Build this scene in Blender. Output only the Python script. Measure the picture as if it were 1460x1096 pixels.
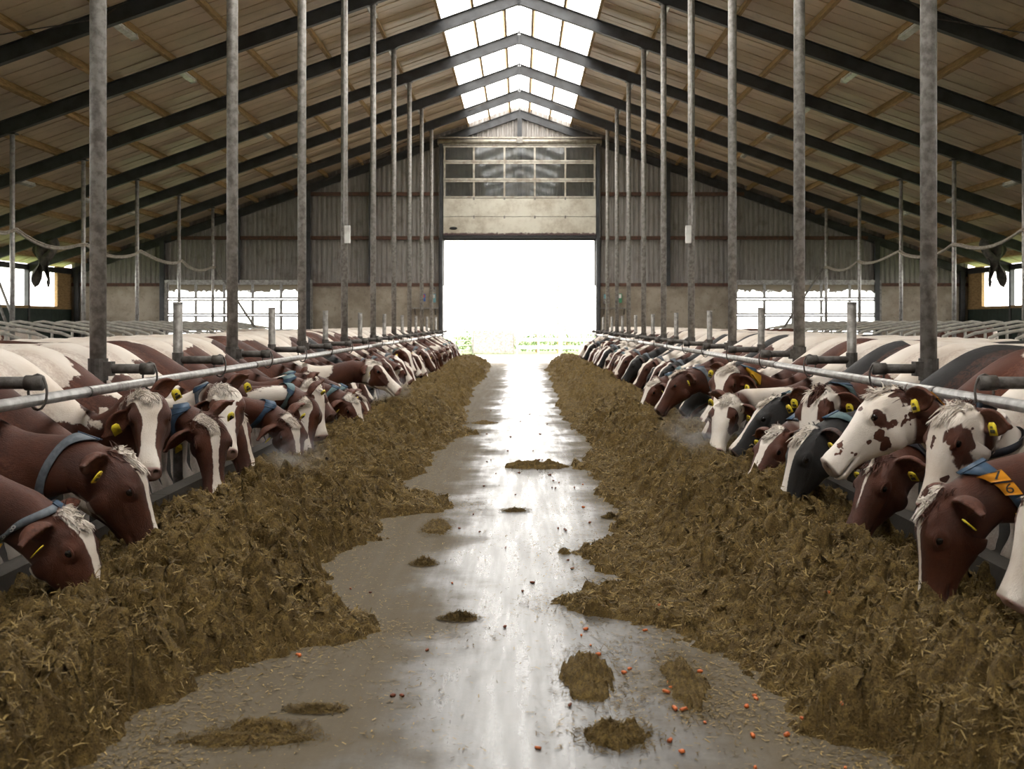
import bpy, bmesh, math, random
import numpy as np
from mathutils import Vector, Matrix

for o in list(bpy.data.objects): bpy.data.objects.remove(o)
SC = bpy.context.scene
COL = SC.collection
PI = math.pi
# ------------------------------------------------------------------ camera, sky, exposure
cam = bpy.data.cameras.new('camera'); camo = bpy.data.objects.new('camera', cam); COL.objects.link(camo)
cam.sensor_width = 36.0; cam.lens = 36.0 * 1600 / 1460
cam.shift_x = -13 / 1460; cam.shift_y = -89 / 1460
cam.clip_start = 0.05; cam.clip_end = 600
cam.dof.use_dof = True; cam.dof.focus_distance = 9.5; cam.dof.aperture_fstop = 4.0
camo.location = (0.06, 0, 1.65); camo.rotation_euler = (PI / 2, 0, 0)
SC.camera = camo
W = bpy.data.worlds.new('overcast_sky'); SC.world = W; W.use_nodes = True
bg = W.node_tree.nodes['Background']; bg.inputs[0].default_value = (1.0, 0.965, 0.915, 1); bg.inputs[1].default_value = 1.0
SC.view_settings.view_transform = 'Standard'; SC.view_settings.look = 'None'
SC.view_settings.gamma = 1; SC.view_settings.use_curve_mapping = False
SC.view_settings.exposure = 3.1

# ------------------------------------------------------------------ helpers
def tag(o, label=None, cat=None, group=None, kind=None):
    if label: o['label'] = label
    if cat: o['category'] = cat
    if group: o['group'] = group
    if kind: o['kind'] = kind
    return o
def empty(name, loc=(0, 0, 0), rz=0):
    o = bpy.data.objects.new(name, None); COL.objects.link(o)
    o.location = loc; o.rotation_euler = (0, 0, rz); o.empty_display_size = .1
    return o
class MB:
    def __init__(s): s.v = []; s.f = []
    def add(s, vs, fs):
        b = len(s.v); s.v += [tuple(p) for p in vs]; s.f += [tuple(b + i for i in q) for q in fs]; return s
    def box(s, c, d, R=None):
        x, y, z = d[0] / 2, d[1] / 2, d[2] / 2
        vs = [Vector(p) for p in ((-x,-y,-z),(x,-y,-z),(x,y,-z),(-x,y,-z),(-x,-y,z),(x,-y,z),(x,y,z),(-x,y,z))]
        if R is not None: vs = [R @ p for p in vs]
        return s.add([p + Vector(c) for p in vs], [(0,3,2,1),(4,5,6,7),(0,1,5,4),(1,2,6,5),(2,3,7,6),(3,0,4,7)])
    def bb(s, x0, x1, y0, y1, z0, z1):
        return s.box(((x0+x1)/2,(y0+y1)/2,(z0+z1)/2),(abs(x1-x0),abs(y1-y0),abs(z1-z0)))
    def beam(s, a, b, w, h, up=(0,0,1)):
        a, b = Vector(a), Vector(b); t = (b - a); L = t.length; t.normalize()
        side = t.cross(Vector(up)); side.normalize(); u = side.cross(t)
        R = Matrix((t, side, u)).transposed()
        return s.box((a + b) / 2, (L, w, h), R)
    def tube(s, pts, r, n=10, caps=True):
        pts = [Vector(p) for p in pts]; rs = r if isinstance(r, (list, tuple)) else [r] * len(pts)
        vs = []; fs = []; prev = None
        for i, p in enumerate(pts):
            t = (pts[min(i+1, len(pts)-1)] - pts[max(i-1, 0)]).normalized()
            if prev is None:
                a = Vector((0,0,1)) if abs(t.z) < .9 else Vector((1,0,0))
                u = t.cross(a).normalized()
            else:
                u = (prev - t * prev.dot(t)).normalized()
            prev = u; w = t.cross(u)
            for k in range(n):
                an = 2 * PI * k / n
                vs.append(p + (u * math.cos(an) + w * math.sin(an)) * rs[i])
        for i in range(len(pts) - 1):
            for k in range(n):
                a = i*n+k; b = i*n+(k+1) % n
                fs.append((a, b, b + n, a + n))
        if caps:
            fs.append(tuple(range(n - 1, -1, -1))); m = (len(pts)-1)*n
            fs.append(tuple(range(m, m + n)))
        return s.add(vs, fs)
    def ball(s, c, r, nu=12, nv=8):
        r = r if isinstance(r, (tuple, list)) else (r, r, r)
        vs = [(c[0], c[1], c[2] - r[2])]
        for j in range(1, nv):
            ph = -PI/2 + PI*j/nv
            for k in range(nu):
                th = 2*PI*k/nu
                vs.append((c[0]+r[0]*math.cos(ph)*math.cos(th), c[1]+r[1]*math.cos(ph)*math.sin(th), c[2]+r[2]*math.sin(ph)))
        vs.append((c[0], c[1], c[2] + r[2])); e = len(vs)-1; fs = []
        for k in range(nu): fs.append((0, 1+(k+1) % nu, 1+k))
        for j in range(nv-2):
            for k in range(nu):
                a = 1+j*nu+k; b = 1+j*nu+(k+1) % nu
                fs.append((a, b, b+nu, a+nu))
        for k in range(nu): fs.append((1+(nv-2)*nu+k, 1+(nv-2)*nu+(k+1) % nu, e))
        return s.add(vs, fs)
    def mesh(s, name, smooth=False):
        me = bpy.data.meshes.new(name); me.from_pydata(s.v, [], s.f)
        if smooth: me.shade_smooth()
        me.update(); return me
    def build(s, name, m, parent=None, smooth=False, loc=None):
        return mobj(name, s.mesh(name, smooth), m, parent, loc)
def mobj(name, me, m=None, parent=None, loc=None):
    if m is not None and not me.materials: me.materials.append(m)
    o = bpy.data.objects.new(name, me); COL.objects.link(o)
    if parent: o.parent = parent
    if loc is not None: o.location = loc
    return o

# ---- value noise in numpy (for relief)
def _h(i, j, sd):
    n = (i.astype(np.int64) * 374761393 + j.astype(np.int64) * 668265263 + sd * 974634777) & 0x7fffffff
    n = ((n ^ (n >> 13)) * 1274126177) & 0x7fffffff
    n = (n ^ (n >> 16)) & 0xffff
    return n / 65535.0
def vnoise(x, y, sd=0):
    i = np.floor(x); j = np.floor(y); u = x - i; v = y - j
    u = u*u*(3-2*u); v = v*v*(3-2*v)
    i = i.astype(np.int64); j = j.astype(np.int64)
    return (_h(i,j,sd)*(1-u)+_h(i+1,j,sd)*u)*(1-v) + (_h(i,j+1,sd)*(1-u)+_h(i+1,j+1,sd)*u)*v
def fbm(x, y, o=4, sd=0, g=.5):
    t = 0; a = 1; n = 0
    for k in range(o):
        t = t + a * vnoise(x*2**k + 17.3*k, y*2**k - 9.1*k, sd+k); n += a; a *= g
    return t / n
def sst(a, b, x):
    t = np.clip((x-a)/(b-a), 0, 1); return t*t*(3-2*t)

# ---- materials
class NT:
    def __init__(s, name):
        s.m = bpy.data.materials.new(name); s.m.use_nodes = True; s.t = s.m.node_tree
        s.b = s.t.nodes['Principled BSDF']; s.out = s.t.nodes['Material Output']
    def n(s, ty, **kw):
        nd = s.t.nodes.new(ty)
        for k, v in kw.items(): setattr(nd, k, v)
        return nd
    def put(s, sock, v):
        if hasattr(v, 'is_output') or isinstance(v, bpy.types.NodeSocket): s.t.links.new(v, sock)
        else:
            if isinstance(v, tuple) and len(v) == 3 and sock.type == 'RGBA': v = v + (1,)
            sock.default_value = v
    def math(s, op, a, b=0.0, c=0.0, clamp=False):
        nd = s.n('ShaderNodeMath', operation=op, use_clamp=clamp)
        for i, v in enumerate((a, b, c)): s.put(nd.inputs[i], v)
        return nd.outputs[0]
    def step(s, x, a, b):   # smoothstep a..b
        nd = s.n('ShaderNodeMapRange', interpolation_type='SMOOTHSTEP')
        s.put(nd.inputs[0], x); s.put(nd.inputs[1], a); s.put(nd.inputs[2], b)
        return nd.outputs[0]
    def mix(s, f, a, b):
        nd = s.n('ShaderNodeMix', data_type='RGBA'); s.put(nd.inputs[0], f); s.put(nd.inputs[6], a); s.put(nd.inputs[7], b)
        return nd.outputs[2]
    def noise(s, scale, detail=4, rough=.55, vec=None, dist=0):
        nd = s.n('ShaderNodeTexNoise'); nd.inputs['Scale'].default_value = scale; nd.inputs['Detail'].default_value = detail
        nd.inputs['Roughness'].default_value = rough; nd.inputs['Distortion'].default_value = dist
        if vec is not None: s.t.links.new(vec, nd.inputs['Vector'])
        return nd.outputs[0]
    def coord(s, scale=(1,1,1), kind='Object'):
        c = s.n('ShaderNodeTexCoord'); mp = s.n('ShaderNodeMapping'); mp.inputs['Scale'].default_value = scale
        s.t.links.new(c.outputs[kind], mp.inputs[0]); return mp.outputs[0]
    def geo(s, scale=(1,1,1)):
        g = s.n('ShaderNodeNewGeometry'); mp = s.n('ShaderNodeMapping'); mp.inputs['Scale'].default_value = scale
        s.t.links.new(g.outputs['Position'], mp.inputs[0]); return mp.outputs[0]
    def bump(s, h, st=.3, d=.01):
        nd = s.n('ShaderNodeBump'); nd.inputs['Strength'].default_value = st; nd.inputs['Distance'].default_value = d
        s.put(nd.inputs['Height'], h); s.t.links.new(nd.outputs[0], s.b.inputs['Normal'])
    def set(s, **kw):
        for k, v in kw.items(): s.put(s.b.inputs[k.replace('_', ' ')], v)
        return s.m
def simple(name, c1, c2, scale=6, rough=.6, metal=0, bump=.15, bs=40, spec=.5, stretch=(1,1,1)):
    t = NT(name); v = t.geo(stretch); n = t.noise(scale, 6, .6, v)
    t.set(Base_Color=t.mix(t.step(n, .35, .68), c1, c2), Roughness=rough, Metallic=metal, Specular_IOR_Level=spec)
    if bump: t.bump(t.noise(bs, 3, .6, v), bump)
    return t.m
M = {}
M['galv'] = simple('galvanised_steel', (.30,.285,.26), (.15,.135,.12), 14, .55, .35, .2, 60)
M['galv_light'] = simple('worn_galvanised_pipe', (.46,.45,.43), (.25,.235,.22), 10, .42, .45, .15, 50)
M['dark_pipe'] = simple('dirty_dark_pipe', (.11,.10,.09), (.055,.047,.04), 18, .65, .2, .3, 60)
M['steel_dark'] = simple('painted_dark_steel', (.055,.058,.062), (.03,.03,.032), 3, .5, .2, .1, 30)
M['rust'] = simple('rusty_steel', (.12,.055,.035), (.06,.035,.025), 9, .8, 0, .2, 40)
M['timber'] = simple('roof_timber', (.42,.28,.13), (.24,.155,.07), 4, .8, 0, .3, 30, .3, (6,1,6))
M['white_plastic'] = simple('white_plastic', (.7,.7,.66), (.5,.49,.45), 5, .4, 0, .05)
M['lamp_cover'] = simple('lamp_diffuser', (.62,.62,.58), (.42,.40,.36), 7, .25, 0, .05)
M['cable'] = simple('dusty_cable', (.40,.36,.30), (.24,.21,.17), 12, .8, 0, .2)
M['black'] = simple('black_rubber', (.02,.02,.02), (.012,.012,.012), 8, .6)
M['blue'] = simple('blue_plastic', (.03,.10,.35), (.02,.07,.25), 8, .4)
M['teal'] = simple('teal_plastic', (.15,.33,.36), (.10,.24,.27), 8, .4)
M['green'] = simple('green_box', (.08,.30,.16), (.05,.2,.1), 8, .4)
M['red'] = simple('red_label', (.5,.05,.04), (.4,.04,.03), 8, .5)
M['fence_white'] = simple('white_fence_paint', (.75,.75,.7), (.6,.6,.56), 5, .6)
M['curtain'] = simple('dirty_sheet', (.12,.11,.09), (.05,.045,.04), 7, .9)
M['green_board'] = simple('green_board', (.025,.045,.035), (.015,.028,.022), 5, .7)

def concrete(name, c1, c2, c3, sc=1.2):
    t = NT(name); v = t.geo(); a = t.noise(sc, 8, .65, v); b = t.noise(sc*7, 5, .7, v)
    col = t.mix(t.step(a, .35, .65), c1, c2); col = t.mix(t.math('MULTIPLY', t.step(b, .55, .75), .7), col, c3)
    t.set(Base_Color=col, Roughness=.85); t.bump(t.noise(35, 5, .7, v), .25); return t.m
M['concrete'] = concrete('stained_concrete', (.38,.33,.26), (.24,.20,.15), (.10,.08,.06))
M['kerb'] = concrete('feed_kerb_concrete', (.075,.066,.055), (.05,.043,.035), (.03,.025,.02), 2)
M['dung_floor'] = concrete('wet_standing_floor', (.07,.06,.05), (.045,.038,.03), (.025,.02,.016), 2)

# wet alley concrete
t = NT('wet_alley_concrete'); v = t.geo(); g = t.n('ShaderNodeSeparateXYZ'); t.t.links.new(v, g.inputs[0])
ax = t.math('ABSOLUTE', t.math('SUBTRACT', g.outputs[0], .15))
n1 = t.noise(1.1, 8, .62, v); n2 = t.noise(6, 6, .65, v); n3 = t.noise(60, 4, .7, v); sv = t.geo((5, .35, 1)); n4 = t.noise(2.0, 6, .65, sv)
dusty = t.step(t.math('ADD', ax, t.math('MULTIPLY', t.math('SUBTRACT', n1, .5), 1.3)), .30, .85)
col = t.mix(t.step(n2, .3, .7), (.070,.065,.060), (.112,.104,.094))
col = t.mix(t.math('MULTIPLY', dusty, .75), col, (.118,.093,.058))
col = t.mix(t.math('MULTIPLY', t.step(n3, .60, .72), .6), col, (.26,.19,.09))
rgh = t.math('ADD', t.math('MULTIPLY', dusty, .50), t.math('ADD', t.math('MULTIPLY', t.step(n4, .3, .7), .18), t.math('MULTIPLY', n2, .16)))
t.set(Base_Color=col, Roughness=t.math('ADD', rgh, .14, clamp=True), Specular_IOR_Level=t.math('SUBTRACT', .5, t.math('MULTIPLY', dusty, .38)))
t.bump(t.math('ADD', t.math('MULTIPLY', n2, .5), t.math('MULTIPLY', n3, .25)), .22, .012); M['alley'] = t.m

# corrugated cladding
t = NT('grey_cladding'); v = t.geo(); n = t.noise(1.5, 7, .65, v); sv = t.geo((6, 6, .5)); n2 = t.noise(3, 6, .65, sv)
col = t.mix(t.step(n2, .3, .7), (.34,.32,.30), (.22,.20,.185)); col = t.mix(t.math('MULTIPLY', t.step(n, .5, .72), .5), col, (.09,.07,.055))
t.set(Base_Color=col, Roughness=.6, Metallic=.1); M['clad'] = t.m
# roof panels
t = NT('roof_panel_sheet'); v = t.geo(); n = t.noise(.7, 7, .6, v); n2 = t.noise(5, 6, .7, v)
col = t.mix(t.step(n, .35, .65), (.68,.55,.40), (.53,.42,.30)); col = t.mix(t.math('MULTIPLY', t.step(n2, .55, .75), .45), col, (.28,.23,.17))
t.set(Base_Color=col, Roughness=.45); t.bump(n2, .1); M['roof'] = t.m
# sectional door panel
t = NT('dirty_door_panel'); v = t.geo(); n = t.noise(1.3, 8, .7, v); n2 = t.noise(8, 5, .7, v); sp = t.n('ShaderNodeSeparateXYZ'); t.t.links.new(v, sp.inputs[0])
low = t.step(t.math('ADD', sp.outputs[2], t.math('MULTIPLY', t.math('SUBTRACT', n2, .5), .25)), 5.20, 5.14)
col = t.mix(t.step(n, .4, .68), (.62,.59,.50), (.40,.35,.27)); col = t.mix(t.math('MULTIPLY', t.step(n2, .62, .75), .5), col, (.12,.09,.07)); col = t.mix(low, col, (.07,.035,.035))
t.set(Base_Color=col, Roughness=.5); M['door_panel'] = t.m
M['door_frame'] = simple('aluminium_door_frame', (.48,.45,.38), (.28,.24,.19), 6, .5, .3, .1)

def glass(name, tint, tr, rough=.05, dirt=.3, sc=3):
    m = bpy.data.materials.new(name); m.use_nodes = True; t = m.node_tree; t.nodes.remove(t.nodes['Principled BSDF'])
    tp = t.nodes.new('ShaderNodeBsdfTransparent'); tp.inputs[0].default_value = tint + (1,)
    gl = t.nodes.new('ShaderNodeBsdfGlossy'); gl.inputs['Roughness'].default_value = rough; gl.inputs[0].default_value = (.8,.8,.8,1)
    df = t.nodes.new('ShaderNodeBsdfTranslucent'); df.inputs[0].default_value = (.7,.66,.58,1)
    d2 = t.nodes.new('ShaderNodeBsdfDiffuse'); d2.inputs[0].default_value = (.4,.37,.3,1)
    ns = t.nodes.new('ShaderNodeTexNoise'); ns.inputs['Scale'].default_value = sc; ns.inputs['Detail'].default_value = 7
    ge = t.nodes.new('ShaderNodeNewGeometry'); t.links.new(ge.outputs['Position'], ns.inputs['Vector'])
    mr = t.nodes.new('ShaderNodeMapRange'); t.links.new(ns.outputs[0], mr.inputs[0]); mr.inputs[1].default_value = .35; mr.inputs[2].default_value = .75
    mr.inputs[3].default_value = dirt * .3; mr.inputs[4].default_value = dirt
    fr = t.nodes.new('ShaderNodeFresnel'); fr.inputs[0].default_value = 1.5
    a = t.nodes.new('ShaderNodeMixShader'); b = t.nodes.new('ShaderNodeMixShader'); c = t.nodes.new('ShaderNodeMixShader'); c.inputs[0].default_value = .5
    t.links.new(df.outputs[0], c.inputs[1]); t.links.new(d2.outputs[0], c.inputs[2])
    t.links.new(fr.outputs[0], a.inputs[0]); t.links.new(tp.outputs[0], a.inputs[1]); t.links.new(gl.outputs[0], a.inputs[2])
    t.links.new(mr.outputs[0], b.inputs[0]); t.links.new(a.outputs[0], b.inputs[1]); t.links.new(c.outputs[0], b.inputs[2])
    t.links.new(b.outputs[0], t.nodes['Material Output'].inputs[0]); return m
M['glass'] = glass('dusty_door_glass', (.75,.78,.8), 1, .05, .25)
M['window_glass'] = glass('window_glass', (.93,.95,.95), 1, .05, .12)
m = bpy.data.materials.new('grimy_window_glass'); m.use_nodes = True; t = m.node_tree; t.nodes.remove(t.nodes['Principled BSDF'])
tp = t.nodes.new('ShaderNodeBsdfTransparent'); tp.inputs[0].default_value = (.93,.95,.95,1); df = t.nodes.new('ShaderNodeBsdfDiffuse'); df.inputs[0].default_value = (.30,.25,.17,1)
ns = t.nodes.new('ShaderNodeTexNoise'); ns.inputs['Scale'].default_value = 5; ns.inputs['Detail'].default_value = 7; ge = t.nodes.new('ShaderNodeNewGeometry'); t.links.new(ge.outputs['Position'], ns.inputs['Vector'])
sz = t.nodes.new('ShaderNodeSeparateXYZ'); t.links.new(ge.outputs['Position'], sz.inputs[0]); ma = t.nodes.new('ShaderNodeMath'); ma.operation = 'MULTIPLY_ADD'; t.links.new(ns.outputs[0], ma.inputs[0]); ma.inputs[1].default_value = .5; t.links.new(sz.outputs[2], ma.inputs[2])
mr = t.nodes.new('ShaderNodeMapRange'); mr.interpolation_type = 'SMOOTHSTEP'; t.links.new(ma.outputs[0], mr.inputs[0]); mr.inputs[1].default_value = 3.06; mr.inputs[2].default_value = 3.16; mr.inputs[3].default_value = .05; mr.inputs[4].default_value = .93
mx = t.nodes.new('ShaderNodeMixShader'); t.links.new(mr.outputs[0], mx.inputs[0]); t.links.new(tp.outputs[0], mx.inputs[1]); t.links.new(df.outputs[0], mx.inputs[2]); t.links.new(mx.outputs[0], t.nodes['Material Output'].inputs[0]); M['grimy_glass'] = m
m = bpy.data.materials.new('clear_skylight_sheet'); m.use_nodes = True; t = m.node_tree; t.nodes.remove(t.nodes['Principled BSDF'])
tp = t.nodes.new('ShaderNodeBsdfTransparent'); tp.inputs[0].default_value = (.97,.975,.98,1); tl = t.nodes.new('ShaderNodeBsdfTranslucent'); tl.inputs[0].default_value = (.9,.9,.88,1)
ns = t.nodes.new('ShaderNodeTexNoise'); ns.inputs['Scale'].default_value = 4; ns.inputs['Detail'].default_value = 6; ge = t.nodes.new('ShaderNodeNewGeometry'); t.links.new(ge.outputs['Position'], ns.inputs['Vector'])
mr = t.nodes.new('ShaderNodeMapRange'); t.links.new(ns.outputs[0], mr.inputs[0]); mr.inputs[1].default_value = .4; mr.inputs[2].default_value = .8; mr.inputs[3].default_value = .1; mr.inputs[4].default_value = .3
mx = t.nodes.new('ShaderNodeMixShader'); t.links.new(mr.outputs[0], mx.inputs[0]); t.links.new(tp.outputs[0], mx.inputs[1]); t.links.new(tl.outputs[0], mx.inputs[2]); t.links.new(mx.outputs[0], t.nodes['Material Output'].inputs[0]); M['skylight'] = m
# ------------------------------------------------------------------ barn shell
BAY = 4.019
def FY(n): return 8.648 + BAY * n
N0, N1 = -4, 9
YF, YB = FY(N0), FY(N1)
SL = .355; ZR = 10.1; XW = 17.9
CA = math.atan(SL)
def roofz(x): return ZR - SL * abs(x)
S_ = lambda o: tag(o, kind='structure')

fl = S_(MB().bb(-2.62, 2.62, YF, YB + .35, -.3, 0).build('floor', M['alley']))
for sx, nm in ((-1, 'left'), (1, 'right')):
    MB().bb(sx*2.62, sx*XW, YF, YB, -.32, -.02).build('standing_floor', M['dung_floor'], fl)
    for k in range(13):   # cast kerb lengths with open joints
        MB().bb(sx*2.66, sx*2.80, FY(N0+k)+.006, FY(N0+k+1)-.006, -.02, .32).build('feed_kerb', M['kerb'], fl)

# ceiling: rafters, purlins, panels, skylight
ce = S_(empty('ceiling', (0, (YF+YB)/2, ZR)))
def keep(o, p):      # parent while keeping world coordinates
    o.parent = p; o.matrix_parent_inverse = Matrix.Translation(-Vector(p.location)); return o
raf = {}
for sx in (-1, 1):
    m = MB(); a = Vector((0, 0, 0)); b = Vector((sx*XW, 0, -SL*XW))
    off = Vector((0, 0, -.15))
    m.beam(a+off, b+off, .012, .29)
    m.beam(a, b, .15, .016); m.beam(a+Vector((0,0,-.31)), b+Vector((0,0,-.31)), .15, .016)
    m.box((0, 0, -.15), (.05, .16, .38))
    raf[sx] = m.mesh('rafter'); raf[sx].materials.append(M['steel_dark'])
    for n in range(N0, N1+1):
        o = mobj('rafter', raf[sx]); o.location = (0, FY(n) - (.12 if n == N1 else 0), ZR); keep(o, ce)
PUR = [3.45, 4.88, 6.26, 7.67, 9.08, 10.45, 11.83, 13.2, 14.6, 15.95, 17.3]
Ry = {sx: Matrix.Rotation(sx*CA, 3, 'Y') for sx in (-1, 1)}
for sx in (-1, 1):
    for X in PUR:
        o = MB().box((0, 0, 0), (.075, YB-YF, .19), Ry[sx]).build('purlin', M['timber'])
        o.location = (sx*X, (YF+YB)/2, roofz(X)+.10); keep(o, ce)
    for X in (.40, 1.2, 2.04):
        o = MB().box((0, 0, 0), (.06, YB-YF, .17), Ry[sx]).build('skylight_purlin', M['timber'])
        o.location = (sx*X, (YF+YB)/2, roofz(X)+.10); keep(o, ce)
    L = (XW+.4-2.04)/math.cos(CA); m = MB()
    m.box((0, 0, .03), (L, BAY/4-.001, .05))
    m.box((0, BAY/8-.03, -.004), (L, .03, .022)); m.box((0, -.12, .003), (L, .010, .008))
    pm = m.mesh('roof_panel'); pm.materials.append(M['roof'])
    for k in range(13*4):
        o = mobj('roof_panel', pm); xm = (XW+.4+2.04)/2
        o.location = (sx*xm, YF+BAY/4*(k+.5), roofz(xm)+.215); o.rotation_euler = (0, sx*CA, 0); keep(o, ce)
    for r, (xa, xb) in enumerate(((.42, 1.19), (1.21, 2.04))):
        m = MB().box((0, 0, 0), ((xb-xa)/math.cos(CA), BAY-.03, .012)); sm = m.mesh('skylight_pane'); sm.materials.append(M['skylight'])
        for k in range(13):
            o = mobj('skylight_pane', sm); xm = (xa+xb)/2
            o.location = (sx*xm, YF+BAY*(k+.5), roofz(xm)+.21); o.rotation_euler = (0, sx*CA, 0); keep(o, ce)
m = MB(); P = []
for k in range(9):
    a = PI*k/8; P.append((.40*math.cos(a), .16*math.sin(a)))
for s0 in (0, .012):
    pass
vs = [(x, y, z) for y in (-BAY/2+.015, BAY/2-.015) for (x, z) in P] + [(x*.97, y, z-.012) for y in (-BAY/2+.015, BAY/2-.015) for (x, z) in P]
fs = [(i, i+1, i+10, i+9) for i in range(8)] + [(18+i, 27+i, 28+i, 19+i) for i in range(8)]
m.add(vs, fs); rm = m.mesh('ridge_cap'); rm.materials.append(M['skylight'])
for k in range(13):
    o = mobj('ridge_cap', rm); o.location = (0, YF+BAY*(k+.5), ZR+.16); keep(o, ce)
# wind bracing rods
for (n0, n1) in ((2, 3), (7.9, 8.9)):
    for sx in (-1, 1):
        for (xa, xb) in ((1.2, 7.7), (7.7, 14.5)):
            if n0 > 5 and xa > 3: continue
            for (p, q) in ((n0, n1), (n1, n0)):
                o = MB().tube([(sx*xa, FY(p), roofz(xa)-.12), (sx*xb, FY(q), roofz(xb)-.12)], .012, 6).build('brace_rod', M['dark_pipe']); keep(o, ce)

# corrugated end walls built sheet by sheet
def sheet_wall(name, Y, face, doors, mat, xr=XW):
    w = S_(empty(name, (0, Y, 0)))
    x = -xr
    while x < xr - .01:
        x2 = min(x + .994, xr); zb = 3.1
        for (a, b, z) in doors:
            if a - .01 <= (x+x2)/2 <= b + .01: zb = z
        pts = []; u = x; pitch = (x2-x)/5
        for k in range(5):
            for du, d in ((0, 0), (.35, 0), (.47, 1), (.88, 1)):
                pts.append((x+pitch*(k+du), d*.04*face))
        pts.append((x2, 0)); n = len(pts)
        vs = [(px, py, zb) for px, py in pts] + [(px, py, roofz(px)+.215) for px, py in pts]
        vs += [(px, py - .004*face, z) for (px, py, z) in vs]
        fs = [(i, i+1, n+i+1, n+i) for i in range(n-1)] + [(2*n+i, 3*n+i, 3*n+i+1, 2*n+i+1) for i in range(n-1)]
        m = MB().add(vs, fs); m.build('cladding_sheet', mat, w); x = x2
    return w
WD = [(-3.02, 3.02, 5.0), (-14.1, -8.3, 3.2), (8.5, 14.3, 3.2)]
wb = sheet_wall('wall_back', YB, -1, WD, M['clad'])
cb = {-1: ((3.12, 8.3), (14.1, XW)), 1: ((3.12, 8.5), (14.3, XW))}
for sx in (-1, 1):
    for (a, b) in cb[sx]:
        MB().bb(sx*a, sx*b, -.12, .12, -.1, 3.1).build('concrete_base_wall', M['concrete'], wb)
    for z in (5.0, 6.75):
        MB().bb(sx*3.15, sx*min(XW, (ZR-z)/SL-.5), -.16, -.05, z-.07, z+.07).build('girt', M['rust'], wb)
    MB().bb(sx*3.15, sx*XW, -.18, -.04, 3.07, 3.2).build('girt', M['rust'], wb)
    for X in (3.12, 5.9, 8.4, 11.2, 14.2, 17.6):
        if X not in (3.12,) and X < 8 or X == 11.2:
            MB().bb(sx*X-.08, sx*X+.08, -.3, -.14, 3.2 if X == 11.2 else 3.1, roofz(X)-.2).build('wall_stud', M['steel_dark'], wb)
        else:
            MB().bb(sx*X-.09, sx*X+.09, -.3, -.12, -.02, roofz(X)-.2).build('wall_stud', M['steel_dark'], wb)
m = MB().bb(-.09, .09, -.3, -.28, 5.0, 9.75).bb(-.09, .09, -.15, -.13, 5.0, 9.75).bb(-.006, .006, -.28, -.15, 5.0, 9.75)
m.build('gable_column', M['steel_dark'], wb)
MB().bb(-3.2, 3.2, -.12, .05, 4.9, 5.05).build('lintel', M['steel_dark'], wb)
# boxes on the end wall next to the door
wf = sheet_wall('wall_front', YF, 1, [(-3.02, 3.02, 5.0)], M['clad'])
for sx in (-1, 1): MB().bb(sx*3.02, sx*XW, -.12, .12, -.1, 3.1).build('concrete_base_wall', M['concrete'], wf)

d2 = S_(empty('door_unseen_blocker', (0, YF+.2, 0)))  # unseen closed door, added to keep the near alley darker
for k in range(7): MB().bb(-3.1, 3.1, -.02, .02, .72*k, .72*k+.71).build('door_panel', M['door_panel'], d2)
# side walls: boarded below, open ventilation strip, posts
for sx, nm in ((-1, 'left'), (1, 'right')):
    w = S_(empty('wall_' + nm, (sx*XW, 0, 0)))
    k = 0
    for n in range(N0, N1):
        for q in range(2):
            y0 = FY(n) + BAY/2*q
            MB().bb(-.05, .05, y0+.01, y0+BAY/2-.01, -.1, 2.15).build('wall_board', M['green_board'], w)
        MB().bb(-.08, .08, FY(n)-.08, FY(n)+.08, -.1, 3.75).build('wall_post', M['steel_dark'], w)
    MB().bb(-.08, .08, YF, YB, 2.15, 2.25).build('sill_rail', M['timber'], w)
    MB().bb(-.06, .06, YB-1.5, YB, 2.25, 3.8).build('corner_panel', M['timber'], w)
    MB().bb(-.08, .08, YF, YB, 3.55, 3.75).build('eaves_rail', M['steel_dark'], w)

# overhead sectional door, raised
d = S_(empty('door_1', (0, YB-.38, 0)))
for i, (z0, z1) in enumerate(((5.09, 5.81), (5.83, 6.54))):
    m = MB().bb(-3.02, 3.02, -.02, .02, z0, z1)
    for k in range(1, 6): m.bb(-3.0, 3.0, -.024, -.018, z0+(z1-z0)*k/6-.004, z0+(z1-z0)*k/6+.004)
    p = m.build('door_panel', M['door_panel'], d)
    for x in (-1.81, -.6, .6, 1.81):
        MB().bb(x-.03, x+.03, -.045, -.018, z1-.06, z1+.05).build('hinge', M['galv'], p)
MB().bb(-3.04, 3.04, -.03, .03, 4.97, 5.08).build('bottom_seal', M['black'], d)
MB().ball((-2.62, -.035, 5.36), (.16, .02, .06)).build('handle', M['black'], d, True)
for (z0, z1) in ((6.56, 7.25), (7.27, 7.97), (7.99, 8.62)):
    f = MB().bb(-3.02, 3.02, -.03, .03, z0, z0+.07).bb(-3.02, 3.02, -.03, .03, z1-.06, z1)
    for x in (-2.97, -1.81, -.6, .6, 1.81, 2.97): f.bb(x-.035, x+.035, -.028, .028, z0+.07, z1-.06)
    f = f.build('glazed_section', M['door_frame'], d)
    xs = (-2.97, -1.81, -.6, .6, 1.81, 2.97)
    for a, b in zip(xs[:-1], xs[1:]):
        MB().bb(a+.035, b-.035, -.006, .006, z0+.07, z1-.06).build('pane', M['glass'], f)
for sx in (-1, 1):
    MB().bb(sx*3.05, sx*3.17, -.06, .1, 0, 8.7).build('track', M['steel_dark'], d)
    MB().bb(sx*3.16, sx*3.2, -.03, .03, 5.0, 8.8).build('lift_cable_guard', M['galv'], d)
m = MB().tube([(-3.25, 0, 8.8), (3.25, 0, 8.8)], .09, 12)
sh = m.build('spring_shaft', M['door_frame'], d, True)
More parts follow.
